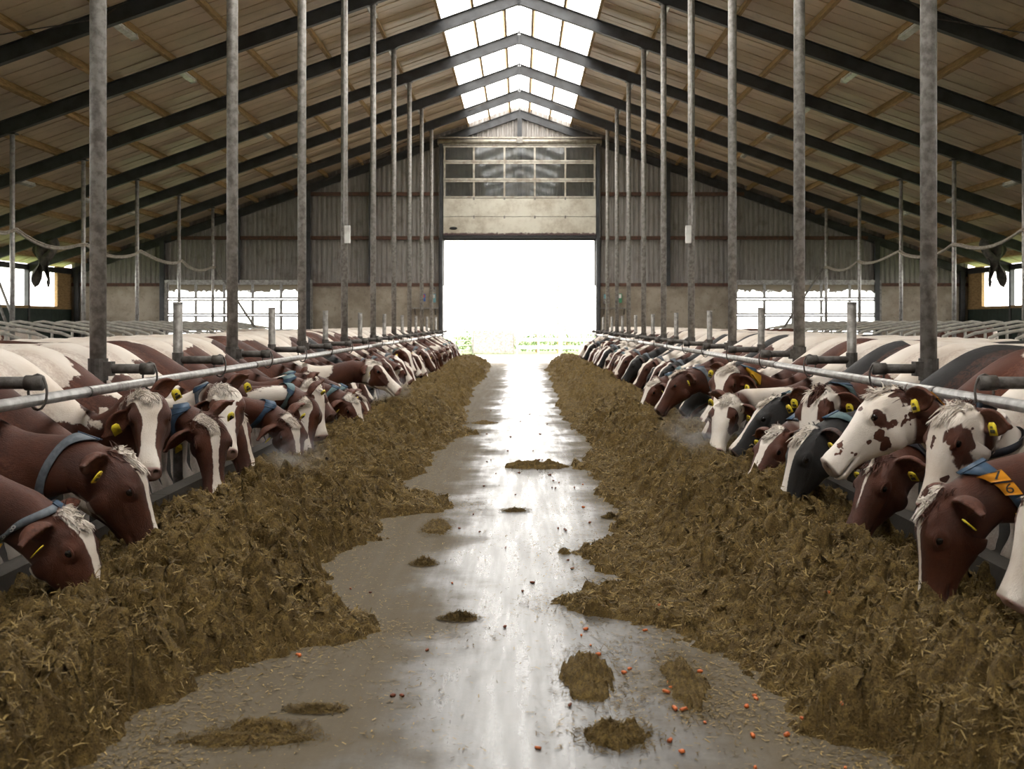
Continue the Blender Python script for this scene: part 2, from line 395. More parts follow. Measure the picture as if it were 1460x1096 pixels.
MB().bb(-3.25, 3.25, .02, .1, 8.66, 8.72).bb(-3.25, 3.25, -.08, .08, 8.92, 8.97).build('shaft_rail', M['door_frame'], sh)
MB().bb(-.12, .12, -.12, .1, 8.72, 8.93).build('shaft_bearing', M['galv'], sh)

# glazed doors in the end wall
for idx, (x0, x1) in enumerate(((-14.0, -8.35), (8.6, 14.25))):
    w = S_(empty('window_%d' % (idx+1), ((x0+x1)/2, YB-.2, 0))); hw = (x1-x0)/2
    rows = ((.1, .65), (.67, 1.28), (1.3, 1.92), (1.94, 2.55), (2.57, 3.2))
    cols = [-hw + 2*hw*k/5 for k in range(6)]
    for r, (z0, z1) in enumerate(rows):
        f = MB().bb(-hw, hw, -.03, .03, z0, z0+.075).bb(-hw, hw, -.03, .03, z1-.07, z1)
        for c in cols: f.bb(max(c-.055, -hw), min(c+.055, hw), -.028, .028, z0+.075, z1-.07)
        f = f.build('window_section', M['galv_light'], w)
        for a, b in zip(cols[:-1], cols[1:]):
            MB().bb(a+.056, b-.056, -.005, .005, z0+.075, z1-.07).build('pane', M['grimy_glass'] if r == 4 else M['window_glass'], f)
    MB().bb(-hw-.1, hw+.1, -.08, .05, 3.2, 3.32).build('top_rail', M['galv_light'], w)
    for s in (-1, 1): MB().bb(s*hw, s*(hw+.12), -.08, .05, 0, 3.2).build('jamb', M['galv'], w)

# ------------------------------------------------------------------ posts and neck rails
ORD = ['nearest', 'second', 'third', 'fourth', 'fifth', 'sixth', 'seventh', 'eighth', 'ninth', 'tenth', 'eleventh', 'twelfth']
XP, XR_, ZRAIL = 3.2, 2.80, 1.19
def arm_parts(root, sx):
    MB().tube([(0, 0, 1.29), (-sx*.36, 0, 1.29)], .037, 12).build('arm', M['dark_pipe'], root, True)
    MB().tube([(-sx*.33, 0, 1.29), (-sx*.43, 0, 1.29)], .046, 12).build('arm_sleeve', M['dark_pipe'], root, True)
    m = MB(); R = .052
    m.tube([(-sx*.40, R*math.cos(a)*.0+.0 + .03, 1.29-.09+ .1*math.cos(a)) if False else (-sx*.40+.055*math.sin(a), .0, 1.235+.105*math.cos(a)) for a in [2*PI*k/16 for k in range(17)]], .008, 6, False)
    m.build('ring_clamp', M['dark_pipe'], root, True)
for sx, side in ((-1, 'left'), (1, 'right')):
    for n in range(0, 9):
        lab = 'tall galvanised round post, %s from the camera in the row along the %s neck rail' % (ORD[n], side)
        r = tag(empty('tall_post', (sx*XP, FY(n), 0)), lab, 'post', 'tall posts along the %s neck rail' % side)
        zt = roofz(XP) - .33
        MB().tube([(0, 0, -.02), (0, 0, zt)], .063, 18).build('pole', M['galv'], r, True)
        MB().box((0, 0, zt), (.2, .2, .02), Ry[sx]).build('cap_plate', M['steel_dark'], r)
        m = MB().tube([(0, 0, 1.2), (0, 0, 1.37)], .075, 14); m.box((sx*-.07, 0, 1.29), (.09, .10, .11)); m.box((0, .085, 1.33), (.05, .06, .03)).box((0, .085, 1.25), (.05, .06, .03))
        m.build('bracket', M['dark_pipe'], r)
        arm_parts(r, sx)
        if n == 3:
            MB().bb(.07*-sx-.05, .07*-sx+.05, -.14, -.06, 3.1, 3.42).build('white_control_box', M['white_plastic'], r)
            MB().tube([(0, -.02, 3.4), (0, -.1, 3.5), (0, -.06, 4.0), (0, -.066, 9)], .012, 6).build('conduit', M['galv_light'], r)
    for k in range(-1, 9):
        y = FY(k) + BAY/2; i = k+1
        lab = 'short cut-off steel post, %s from the camera behind the %s neck rail' % (ORD[i], side)
        r = tag(empty('short_post', (sx*XP, y, 0)), lab, 'post', 'short posts along the %s neck rail' % side)
        MB().tube([(0, 0, -.02), (0, 0, 1.83)], .044, 14).build('pole', M['galv'], r, True)
        MB().tube([(0, 0, 1.825), (0, 0, 1.84)], .046, 14).build('pole_cap', M['galv_light'], r, True)
        m = MB().tube([(0, 0, 1.22), (0, 0, 1.36)], .054, 12); m.build('bracket', M['dark_pipe'], r)
        arm_parts(r, sx)
    r = tag(empty('neck_rail', (sx*XR_, FY(4), ZRAIL)), 'long light galvanised neck rail above the heads of the %s row of cows' % side, 'rail', 'neck rails')
    ys = [YB-.25 - i*(YB-3)/9 for i in range(10)]
    for a, b in zip(ys[:-1], ys[1:]):
        MB().tube([(0, a-FY(4), 0), (0, b-FY(4)+.0, 0)], .035, 14).build('pipe', M['galv_light'], r, True)
        MB().tube([(0, b-FY(4)-.012, 0), (0, b-FY(4)+.012, 0)], .0385, 14).build('weld_ring', M['dark_pipe'], r, True)
    for n in range(4, 9):
        lab = 'thin steel roof post out in the %s cubicle area, %s from the end wall' % (side, ['nearest', 'second', 'third', 'fourth', 'fifth'][8-n])
        p = tag(empty('thin_post', (sx*11.15, FY(n), 0)), lab, 'post', 'thin roof posts')
        MB().tube([(0, 0, -.02), (0, 0, roofz(11.15)-.33)], .055, 12).build('pole', M['galv_light'], p, True)
        MB().bb(-.1, .1, -.1, .1, roofz(11.15)-.36, roofz(11.15)-.33).build('cap_plate', M['steel_dark'], p)
    # dusty cable slung from thin post to thin post
    pts = []
    for n in range(3, 8):
        for q in range(8):
            u = q/8; pts.append((sx*11.08, FY(n)+BAY*u, 3.66-.28*4*u*(1-u)*(.5+.5*((n*7) % 3)/2)+.05*math.sin(n*2.3+u*4)))
    pts.append((sx*11.08, FY(8), 3.62))
    c = MB().tube(pts, .032, 8).tube([(p[0]+.03, p[1], p[2]+.045) for p in pts], .018, 6)
    tag(c.build('slung_cable', M['cable'], None, True), 'dusty pale cable bundle slung between the thin posts on the %s' % side, 'cable', 'slung cables')
    dp = tag(empty('diagonal_pipes', (sx*10.9, FY(8), 0)), 'pair of thin pipes slanting down from the last thin post on the %s' % side, 'pipe', 'slanting pipes')
    for q in (0, .14): MB().tube([(sx*.15, q, 3.6), (-sx*1.3, q, 1.4)], .028, 8).build('pipe', M['galv'], dp, True)
    dp = tag(empty('scraper_struts', (sx*16, 36, 0)), 'two long struts leaning beside the open side wall on the %s' % side, 'strut', 'leaning struts')
    for q in (0, .28): MB().tube([(sx*1.1+sx*q, 0, 4.0), (-sx*.35+sx*q, .2, .0)], .05, 8).build('strut', M['galv'], dp, True)
    # hanging torn sheet
    nx, nz = 12, 14; vs = []; fs = []
    for i in range(nx+1):
        for j in range(nz+1):
            u, v = i/nx, j/nz
            vs.append((sx*(15.9-.75*u*(1-.45*v)+.1*math.sin(9*v+u*3)), 36.78+.16*min(1, v*5)*math.sin(u*14+v*3), 4.17+.355*.75*u*(1-v)-v*(1.05+.35*math.sin(u*9))))
    for i in range(nx):
        for j in range(nz): fs.append((i*(nz+1)+j, (i+1)*(nz+1)+j, (i+1)*(nz+1)+j+1, i*(nz+1)+j+1))
    o = MB().add(vs, fs).build('torn_sheet', M['curtain'], None, True); so = o.modifiers.new('s', 'SOLIDIFY'); so.thickness = .012
    tag(o, 'dark torn plastic sheet hanging by the open side wall on the %s' % side, 'sheet', 'torn sheets')

# fluorescent batten lights (switched off)
def lamp(x, y, lab):
    sx = 1 if x > 0 else -1
    r = empty('batten_light', (x, y, roofz(x)-.03)); r.rotation_euler = (0, sx*CA, 0)
    tag(r, lab, 'light', 'batten lights under the roof')
    MB().bb(-.06, .06, -.64, .64, -.02, .03).build('housing', M['white_plastic'], r)
    m = MB(); pr = [(-.075, -.02), (-.06, -.07), (.06, -.07), (.075, -.02)]
    vs = [(a, y_, b) for y_ in (-.62, .62) for a, b in pr]
    m.add(vs, [(0,1,5,4),(1,2,6,5),(2,3,7,6),(3,0,4,7),(0,3,2,1),(4,5,6,7)]); m.build('diffuser', M['lamp_cover'], r)
    for s in (-1, 1): MB().bb(-.08, .08, s*.62, s*.66, -.075, .03).build('end_cap', M['white_plastic'], r)
for sx, side in ((-1, 'left'), (1, 'right')):
    for X, nm, ns in ((3.4, 'upper', (4, 5, 6, 7)), (7.67, 'middle', (3, 4, 5, 6, 7)), (13.2, 'lower', (5, 6, 7))):
        for i, n in enumerate(ns):
            lamp(sx*X, FY(n)+1.05, 'switched-off batten light under the %s roof slope, %s from the camera in the %s line' % (side, ORD[i], nm))
# ------------------------------------------------------------------ outside the far door
M['grass'] = simple('grass', (.10,.16,.04), (.16,.2,.07), 3, .9)
M['yard'] = concrete('yard_concrete', (.5,.48,.44), (.42,.4,.36), (.3,.28,.24), .6)
M['hedge'] = simple('hedge_leaf', (.10,.17,.05), (.05,.09,.025), 9, .8)
g = S_(MB().bb(-60, 60, YB+.35, 130, -.35, -.03).build('floor', M['grass'])); 
S_(MB().bb(-7, 7, YB+.35, 57, -.32, -.012).build('floor', M['yard']))
for sx in (-1, 1): S_(MB().bb(sx*(XW+.1), sx*60, -30, YB+.35, -.35, -.1).build('floor', M['grass']))
S_(MB().bb(-XW, XW, -40, YF, -.35, -.03).build('floor', M['yard']))
for i, (x0, x1, w) in enumerate(((-.15, 2.05, 'left of the yard opening'), (2.15, 4.5, 'right of the yard opening'))):
    f = tag(empty('board_fence', (x0, 58, 0)), 'white board fence beyond the far door, ' + w, 'fence', 'yard fences')
    for z in (.35, .75, 1.12): MB().bb(0, x1-x0, -.02, .02, z-.09, z+.09).build('board', M['fence_white'], f)
    for k in range(3): MB().bb((x1-x0)*k/2-.05, (x1-x0)*k/2+.05, .02, .12, -.1, 1.25).build('post', M['fence_white'], f)
f = tag(empty('sheet_gate', (-1.35, 57.2, 0)), 'pale grey sheeted yard gate beyond the far door', 'gate')
MB().bb(-1.0, 1.0, -.015, .015, .1, 1.15).build('gate_sheet', M['galv_light'], f)
m = MB()
for p in (([(-1.03,0,.05),(1.03,0,.05)]), ([(-1.03,0,1.2),(1.03,0,1.2)]), ([(-1.03,0,.05),(-1.03,0,1.2)]), ([(1.03,0,.05),(1.03,0,1.2)])): m.tube(p, .03, 8)
m.build('gate_frame', M['galv'], f)
f = tag(empty('tube_gate', (-2.9, 57.6, 0)), 'tubular steel gate beyond the far door, beside the sheeted gate', 'gate')
for z in (.2, .45, .7, .95, 1.2): MB().tube([(-.55, 0, z), (.45, 0, z)], .025, 8).build('bar', M['galv_light'], f, True)
for x in (-.55, .45): MB().tube([(x, 0, -.05), (x, 0, 1.25)], .035, 8).build('upright', M['galv_light'], f, True)
random.seed(4)
for i, (x, y, s) in enumerate(((-2.6, 62, 1.0), (-1.0, 62.6, .9), (.9, 62, .95), (2.6, 62.5, 1.05), (4.4, 62, .9))):
    vs = []; m = MB()
    for k in range(420):
        a = random.random()*2*PI; r = (random.random()**.5); h = random.random()
        p = Vector((x+r*math.cos(a)*1.05*s, y+r*math.sin(a)*.6, .05+h*1.35*s*(1-.3*r*r)))
        d1 = Vector((random.uniform(-1,1), random.uniform(-1,1), random.uniform(-1,1))).normalized()*.09; d2 = d1.orthogonal().normalized()*.045
        m.add([p-d1, p+d2, p+d1, p-d2], [(0,1,2,3)])
    b = tag(empty('hedge_bush', (0, 0, 0)), 'low green bush behind the yard fence, %s from the left' % ['first','second','third','fourth','fifth'][i], 'bush', 'bushes behind the fence')
    m.build('foliage', M['hedge'], b)
    MB().tube([(x, y, -.1), (x+.03, y, .5), (x, y, 1.0)], [.05, .04, .01], 7).build('stem', M['timber'], b)
b = tag(empty('young_tree', (2.05, 61, -.05)), 'thin young tree standing behind the yard fence', 'tree')
MB().tube([(0,0,0),(.03,0,1.2),(-.02,0,2.6),(.05,0,4.4)], [.05,.04,.03,.008], 7).build('trunk', M['timber'], b)
m = MB()
for k in range(160):
    h = random.uniform(1.6, 4.5); rr = .5*(1-(h-1.6)/3.4)
    p = Vector((random.uniform(-rr, rr), random.uniform(-rr, rr), h)); d1 = Vector((random.uniform(-1,1), random.uniform(-1,1), random.uniform(-1,1))).normalized()*.06; d2 = d1.orthogonal().normalized()*.03
    m.add([p-d1, p+d2, p+d1, p-d2], [(0,1,2,3)])
m.build('foliage', M['hedge'], b)

# control boxes on the end wall by the door
def wallbox(x, z, w, h, m1, m2, lab):
    r = tag(empty('control_box', (x, YB-.16, z)), lab, 'box', 'small boxes beside the far door')
    MB().bb(-w/2, w/2, -.12, .0, -h/2, h/2).build('case', M[m1], r)
    MB().bb(-w/2+.03, w/2-.03, -.135, -.12, 0, h/2-.03).build('cover', M[m2], r)
wallbox(-3.85, 2.62, .22, .3, 'blue', 'red', 'blue box with red cover on the wall left of the far door')
wallbox(-3.45, 2.6, .24, .34, 'teal', 'white_plastic', 'teal and white box on the wall left of the far door')
wallbox(-3.45, 3.0-.05, .22, .2, 'galv', 'dark_pipe', 'grey switch box above the teal box left of the far door')
wallbox(3.45, 2.58, .26, .4, 'galv', 'teal', 'grey and teal box on the wall right of the far door')
wallbox(3.95, 2.6, .22, .36, 'green', 'white_plastic', 'green box on the wall right of the far door')
for sx, s in ((-1, 'left'), (1, 'right')):
    r = tag(empty('wall_shelf', (sx*3.75, YB-.28, 2.2)), 'narrow dark shelf on the wall %s of the far door' % s, 'shelf', 'shelves by the far door')
    MB().bb(-.55, .55, -.15, .14, -.02, .02).build('board', M['galv'], r)
    for x in (-.4, .4): MB().beam((x, -.1, -.03), (x, .13, -.25), .03, .03).build('bracket', M['steel_dark'], r)

# cubicle dividers behind both rows
M['window_lit_pipe'] = simple('window_lit_pipe', (.62,.60,.54), (.45,.43,.38), 10, .5, 0, .1)  # pipe colour lightened to stand in for window light behind the dividers
NTH = 'first second third fourth fifth sixth seventh eighth ninth tenth eleventh twelfth thirteenth fourteenth fifteenth sixteenth seventeenth eighteenth nineteenth twentieth'.split()
for sx, side in ((-1, 'left'), (1, 'right')):
    for k in range(20):
        y = 19.5 + 1.2*k
        r = tag(empty('cubicle_divider', (sx*9.2, y, .02)), 'bent pipe cubicle divider behind the %s cow row, %s from the end wall' % (side, NTH[19-k]), 'divider', 'cubicle dividers behind the %s row' % side)
        pts = [(sx*1.9, 0, 0), (sx*1.9, 0, 1.50), (sx*1.8, 0, 1.61), (sx*1.6, 0, 1.64), (sx*.2, 0, 1.40), (0, 0, 1.32), (-sx*.06, 0, 1.05), (0, 0, .55), (sx*.2, 0, .42), (sx*1.9, 0, .35)]
        MB().tube(pts, .035, 8).build('loop_pipe', M['window_lit_pipe'], r, True)
        MB().bb(sx*1.9-.07, sx*1.9+.07, -.07, .07, 0, .03).build('foot_plate', M['galv'], r)
    S_(MB().bb(sx*9.0, sx*13.2, 18.6, 43.6, -.02, .02).build('floor', M['kerb']))
# ------------------------------------------------------------------ silage heaps
t = NT('silage'); v = t.geo(); n1 = t.noise(2.2, 6, .6, v); n2 = t.noise(26, 6, .7, v); n3 = t.noise(110, 4, .75, v)
col = t.mix(t.step(n1, .35, .65), (.125,.080,.023), (.095,.060,.018)); col = t.mix(t.step(n2, .45, .62), col, (.19,.125,.036))
col = t.mix(t.math('MULTIPLY', t.step(n3, .56, .7), .8), col, (.31,.215,.075)); col = t.mix(t.math('MULTIPLY', t.step(n3, .47, .36), .85), col, (.03,.019,.007))
t.set(Base_Color=col, Roughness=.8, Specular_IOR_Level=.25); t.bump(t.math('ADD', n2, n3), .8, .02); M['silage'] = t.m
t = NT('silage_strand'); oi = t.n('ShaderNodeNewGeometry'); 
cr = t.n('ShaderNodeValToRGB'); e = cr.color_ramp.elements; e[0].color = (.055,.036,.011,1); e[1].color = (.36,.25,.09,1); k = cr.color_ramp.elements.new(.6); k.color = (.15,.098,.028,1)
t.t.links.new(oi.outputs['Random Per Island'], cr.inputs[0]); t.set(Base_Color=cr.outputs[0], Roughness=.65, Specular_IOR_Level=.3); M['strand'] = t.m

EL = [(2.5,1.55),(4.14,1.5),(4.8,1.4),(5.3,1.25),(5.65,.95),(5.85,.62),(6.1,.66),(6.35,1.0),(6.75,1.1),(7.5,1.25),(8.6,1.02),(9.4,1.0),(9.75,.62),(10.1,.5),(10.5,.9),(11.5,1.08),(12.9,.97),(14.9,.94),(16.0,.8),(16.5,.48),(17.0,.8),(18.4,.78),(21.5,.97),(25,1.05),(28,1.11),(33,1.0),(38,.97),(42,1.1),(43.2,1.5),(43.8,2.0)]
ER = [(2.5,1.5),(4.28,1.5),(4.5,1.12),(4.92,1.05),(5.42,.98),(6.04,.78),(6.35,.30),(6.57,.08),(6.75,.35),(6.95,.66),(7.5,.55),(7.85,.5),(8.03,.38),(8.25,.6),(8.57,.82),(9.74,.86),(10.7,.78),(11.9,.84),(12.5,.7),(12.8,.5),(13.1,.75),(13.7,.8),(15.3,1.02),(18.4,.8),(21.5,.72),(24,.85),(28,.76),(33,.95),(38,.83),(42,1.0),(43.2,1.5),(43.8,2.0)]
def feed_h(X, Y, side):
    """height of silage over the floor; X = distance from the alley centre line"""
    sd = 11 if side < 0 else 37
    tab = EL if side < 0 else ER
    e = np.interp(Y, [a for a, _ in tab], [b for _, b in tab])
    e = e + (fbm(Y*1.7, X*.7, 3, sd)-.5)*.35 + (fbm(Y*9, X*9, 4, sd+31, .7)-.5)*.30
    body = np.maximum(e, 1.0 + (fbm(Y*.8, X*0+3, 2, sd+5)-.5)*.4)     # the heap proper; anything nearer the middle is a thin tongue
    crest = (.40 - .07*sst(6.6, 5.4, Y)) + .16*(fbm(Y*.45, X*.3, 2, sd+9)-.5)*2
    cx = 1.88 + .2*(fbm(Y*.6, Y*0, 2, sd+13)-.5)*2
    up = np.clip((X-body)/(cx-body), 0, 1); up = np.sin(up*PI/2)**.95
    dn = 1 - .55*sst(0, 1, (X-cx)/(2.55-cx))
    h = crest*up*np.where(X > cx, dn, 1)
    th = .06*sst(0, .16, X-e)*sst(.2, .55, fbm(X*4, Y*4, 3, sd+21)+.12)
    h = np.maximum(h, th) 
    cov = sst(-.02, .14, X-e)
    cl = np.abs(fbm(X*4.5+Y*.8, Y*4.5, 4, sd+2)-.5)*2; c2 = fbm(X*14, Y*14, 3, sd+3); c3 = fbm(X*45, Y*45, 2, sd+4)
    amp = np.clip(h/.14, .15, 1)
    bl = lambda f, k: np.abs(2*fbm(X*f+.3*Y, Y*f-.2*X, 2, sd+k)-1)
    h = h + amp*(.13*(.30-cl) + .12*(c2-.5) + .15*(bl(6.5, 41)-.25) + .10*(bl(15, 43)-.25) + .055*(bl(34, 47)-.25))
    end = sst(43.9, 42.3, Y)
    return np.where(X > e-.02, h, -.05)*cov*end - .02*(1-cov) - .02*(1-end)
def heap(side, name):
    me_v = []; me_f = []; b = 0
    for (y0, y1, dy, dx) in ((2.6, 9.0, .016, .016), (9.0, 17.0, .03, .025), (17.0, 44.0, .07, .04)):
        xs = np.arange(0.0, 2.65+dx/2, dx); ys = np.arange(y0, y1+dy*.5, dy); ys[-1] = y1
        X, Y = np.meshgrid(xs, ys); H = feed_h(X, Y, side)
        am = np.clip(H/.12, 0, 1); jx = ((fbm(X*11, Y*11, 3, 5, .7)-.5)*.115+(fbm(X*37, Y*37, 2, 6)-.5)*.035)*am; jy = ((fbm(X*11, Y*11, 3, 15, .7)-.5)*.115+(fbm(X*37, Y*37, 2, 16)-.5)*.035)*am; P = np.stack([side*(X+jx), Y+jy*sst(0, .15, Y-2.6), H], -1).reshape(-1, 3)
        ny, nx = X.shape; idx = np.arange(ny*nx).reshape(ny, nx)
        q = np.stack([idx[:-1,:-1], idx[:-1,1:], idx[1:,1:], idx[1:,:-1]], -1).reshape(-1, 4)
        if side < 0: q = q[:, ::-1]
        q = q[(P[q][:, :, 2] > -.008).any(1)]
        used = np.unique(q); rm = -np.ones(len(P), int); rm[used] = np.arange(len(used))
        me_v.append(P[used]); me_f.append(rm[q]+b); b += len(used)
    V = np.concatenate(me_v); F = np.concatenate(me_f); nb = len(F)
    # loose strands lying on and sticking out of the heap
    rng = np.random.default_rng(3 if side < 0 else 8); N = 120000
    Y = 3.4 + (rng.random(N)**1.9)*16; X = .02 + 2.6*rng.random(N); H = feed_h(X, Y, side)
    k = H > .004; X, Y, H = X[k], Y[k], H[k]; n = len(X)
    a = rng.random(n)*2*PI; el = rng.normal(0, .45, n); L = (.008+.020*rng.random(n)**2)*(1+.05*Y); w = (.0009+.0008*rng.random(n))*(1+.07*Y)
    d = np.stack([np.cos(a)*np.cos(el), np.sin(a)*np.cos(el), np.sin(el)], -1); s = np.stack([-np.sin(a), np.cos(a), rng.normal(0, .5, n)], -1)*w[:, None]
    c = np.stack([side*X, Y, H+.006], -1); bend = np.zeros((n, 3)); bend[:, 2] = L*.25*rng.random(n)
    p0 = c-d*L[:, None]; p1 = c+bend; p2 = c+d*L[:, None]
    SV = np.stack([p0-s, p0+s, p1-s, p1+s, p2-s*.4, p2+s*.4], 1).reshape(-1, 3)
    i = np.arange(n)*6 + len(V)
    SF = np.concatenate([np.stack([i, i+1, i+3, i+2], -1), np.stack([i+2, i+3, i+5, i+4], -1)])
    V = np.concatenate([V, SV]); F = np.concatenate([F, SF])
    # chaff and crumbs strewn over the floor, thicker towards the heap
    N = 60000; Y = 3.6+(rng.random(N)**1.8)*18; X = rng.uniform(0, 1.75, N); tab = EL if side < 0 else ER
    ed = np.interp(Y, [a for a, _ in tab], [b for _, b in tab])-X; pat = fbm(X*2.2+5, Y*1.3, 4, 71, .6)
    pk = np.exp(-np.clip(ed, 0, 9)/.28)*.9+.9*np.clip(pat-.54, 0, 1)*5*np.exp(-np.clip(ed, 0, 9)/.6)+.015+(.75*sst(.38, .5, X)*sst(4.5, 4.7, Y)*sst(6.0, 5.7, Y)*sst(.3, .5, fbm(X*9, Y*.8, 2, 91)) if side > 0 else 0)
    k = (rng.random(N) < pk) & (ed > -.25); X, Y = X[k], Y[k]; n = len(X); a = rng.random(n)*2*PI; L = .004+.013*rng.random(n)**2; w = .0014+.0016*rng.random(n)
    c = np.stack([side*X, Y, .0035+.004*rng.random(n)], -1); d = np.stack([np.cos(a), np.sin(a), rng.normal(0, .12, n)], -1)*L[:, None]; s = np.stack([-np.sin(a), np.cos(a), a*0], -1)*w[:, None]
    i = np.arange(n)*4+len(V); V = np.concatenate([V, np.stack([c-d-s, c-d+s, c+d+s, c+d-s], 1).reshape(-1, 3)]); F = np.concatenate([F, np.stack([i, i+1, i+2, i+3], -1)])
    me = npmesh(name, V, F); me.materials.append(M['silage']); me.materials.append(M['strand'])
    mi = np.zeros(len(F), np.int32); mi[nb:] = 1; me.polygons.foreach_set('material_index', mi); me.update()
    return mobj(name, me)
def npmesh(name, V, F, smooth=True):
    me = bpy.data.meshes.new(name); F = np.asarray(F); k = F.shape[1]
    me.vertices.add(len(V)); me.vertices.foreach_set('co', np.asarray(V, np.float32).ravel())
    me.loops.add(F.size); me.loops.foreach_set('vertex_index', F.astype(np.int32).ravel())
    me.polygons.add(len(F)); me.polygons.foreach_set('loop_start', np.arange(0, F.size, k, dtype=np.int32))
    try: me.polygons.foreach_set('loop_total', np.full(len(F), k, np.int32))
    except Exception: pass
    me.update(calc_edges=True)
    if smooth: me.shade_smooth()
    return me
for sd, nm in ((-1, 'left'), (1, 'right')):
    o = heap(sd, 'silage_heap')
    tag(o, 'long heap of brown chopped silage in front of the %s row of cows' % nm, 'silage', 'silage heaps', 'stuff')

# small loose clumps on the wet floor
def clump(x, y, rx, ry, h, sd, lab):
    n = 46; u = np.linspace(-1, 1, n); U, Vv = np.meshgrid(u, u); R = np.sqrt(U*U+Vv*Vv)
    R = R*1.35 + (fbm(U*2.2+sd, Vv*2.2, 3, sd)-.5)*.8 + (fbm(U*9+sd, Vv*9, 4, sd+9, .7)-.5)*.7
    R = np.maximum(R, (np.maximum(np.abs(U), np.abs(Vv))-.8)*5)
    H = h*np.clip(1-R, 0, 1)**.6*(.1+1.5*fbm(U*6+sd*3, Vv*6, 4, sd+1, .65)) - .006*(R > .98)
    P = np.stack([U*rx, Vv*ry, H], -1).reshape(-1, 3); idx = np.arange(n*n).reshape(n, n)
    q = np.stack([idx[:-1,:-1], idx[:-1,1:], idx[1:,1:], idx[1:,:-1]], -1).reshape(-1, 4); q = q[(P[q][:, :, 2] > 0).any(1)]
    rng = np.random.default_rng(sd); m = 520; a = rng.random(m)*2*PI; r = rng.random(m)**.6*1.2; cx = r*np.cos(a)*rx; cy = r*np.sin(a)*ry
    ix = np.clip(((cx/rx+1)/2*(n-1)).astype(int), 0, n-1); iy = np.clip(((cy/ry+1)/2*(n-1)).astype(int), 0, n-1)
    c = np.stack([cx, cy, np.maximum(H[iy, ix], 0)+.004], -1); b = rng.random(m)*2*PI; L = .006+.014*rng.random(m)
    d = np.stack([np.cos(b), np.sin(b), rng.normal(0, .2, m)], -1)*L[:, None]; s = np.stack([-np.sin(b), np.cos(b), b*0], -1)*.0016
    c[:, 2] += np.abs(d[:, 2]); i = np.arange(m)*4+len(P)
    V2 = np.concatenate([P, np.stack([c-d-s, c-d+s, c+d+s, c+d-s], 1).reshape(-1, 3)]); F2 = np.concatenate([q, np.stack([i, i+1, i+2, i+3], -1)])
    me = npmesh('silage_clump', V2, F2); me.materials.append(M['silage'])
    tag(mobj('silage_clump', me, None, None, (x, y, .002)), lab, 'silage', 'silage clumps on the alley floor', 'stuff')
def fpx(px, py, z=0):       # floor point seen at a pixel of the 1460 x 1096 frame
    Y = 1600*(1.65-z)/(py-459); return (.06+(px-743)*Y/1600, Y)
CL = [(765, 666, .42, .22, .10, 'long dark silage clump in the middle of the alley, furthest of the large ones'),
      (838, 965, .16, .42, .09, 'shaggy silage clump on the alley nearest the right heap'),
      (880, 1052, .16, .16, .08, 'rough silage clump nearest the camera on the right of the alley'),
      (623, 752, .13, .38, .05, 'narrow silage clump beside the left heap'),
      (605, 804, .09, .09, .05, 'small round silage clump on the left of the wet floor'),
      (655, 882, .11, .07, .04, 'flat silage clump just past the near left tongue of feed'),
      (735, 728, .12, .10, .02, 'thin smear of silage in the centre of the wet floor'),
      (870, 738, .07, .07, .05, 'small dark silage clump beside the right heap'),
      (375, 1042, .20, .12, .06, 'dark silage clump nearest the camera on the left of the alley'),
      (345, 1055, .30, .10, .03, 'thin patch of silage by the left heap near the camera'),
      (690, 603, .25, .3, .04, 'faint silage patch far down the left of the alley'),
      (800, 541, .45, .5, .05, 'silage patch at the far end of the alley'),
      (450, 1012, .12, .06, .02, 'pale wisp of silage on the near left floor'),
      (975, 975, .12, .45, .07, 'ridge of pressed silage between two wheel tracks')]
for i, (px, py, rx, ry, h, lab) in enumerate(CL):
    x, y = fpx(px, py); clump(x, y, rx, ry, h, 50+i*7, lab)
# crumbs of carrot
M['carrot'] = simple('carrot', (.62,.15,.03), (.42,.09,.02), 30, .55, 0, .2, 80)
M['carrot_dark'] = simple('dirty_carrot', (.22,.06,.025), (.12,.035,.018), 30, .6, 0, .2, 80)
random.seed(12); cm = []
for k in range(6):
    m = MB(); n = 7; L = random.uniform(.6, 1.3)
    pts = [(-.5*L, 0, 0), (-.42*L, 0, .0), (0, random.uniform(-.08, .08), 0), (.42*L, 0, 0), (.5*L, 0, 0)]
    m.tube(pts, [.18, .34*random.uniform(.7,1.1), .40, .30*random.uniform(.7,1.1), .14], n); m.v = [tuple(c*random.uniform(.75, 1.2) for c in p) for p in m.v]; cm.append(m)
cmeshes = {}
for mk in ('carrot', 'carrot_dark'):
    for k in range(6):
        me = cm[k].mesh('carrot_piece', True); me.materials.append(M[mk]); cmeshes[mk, k] = me
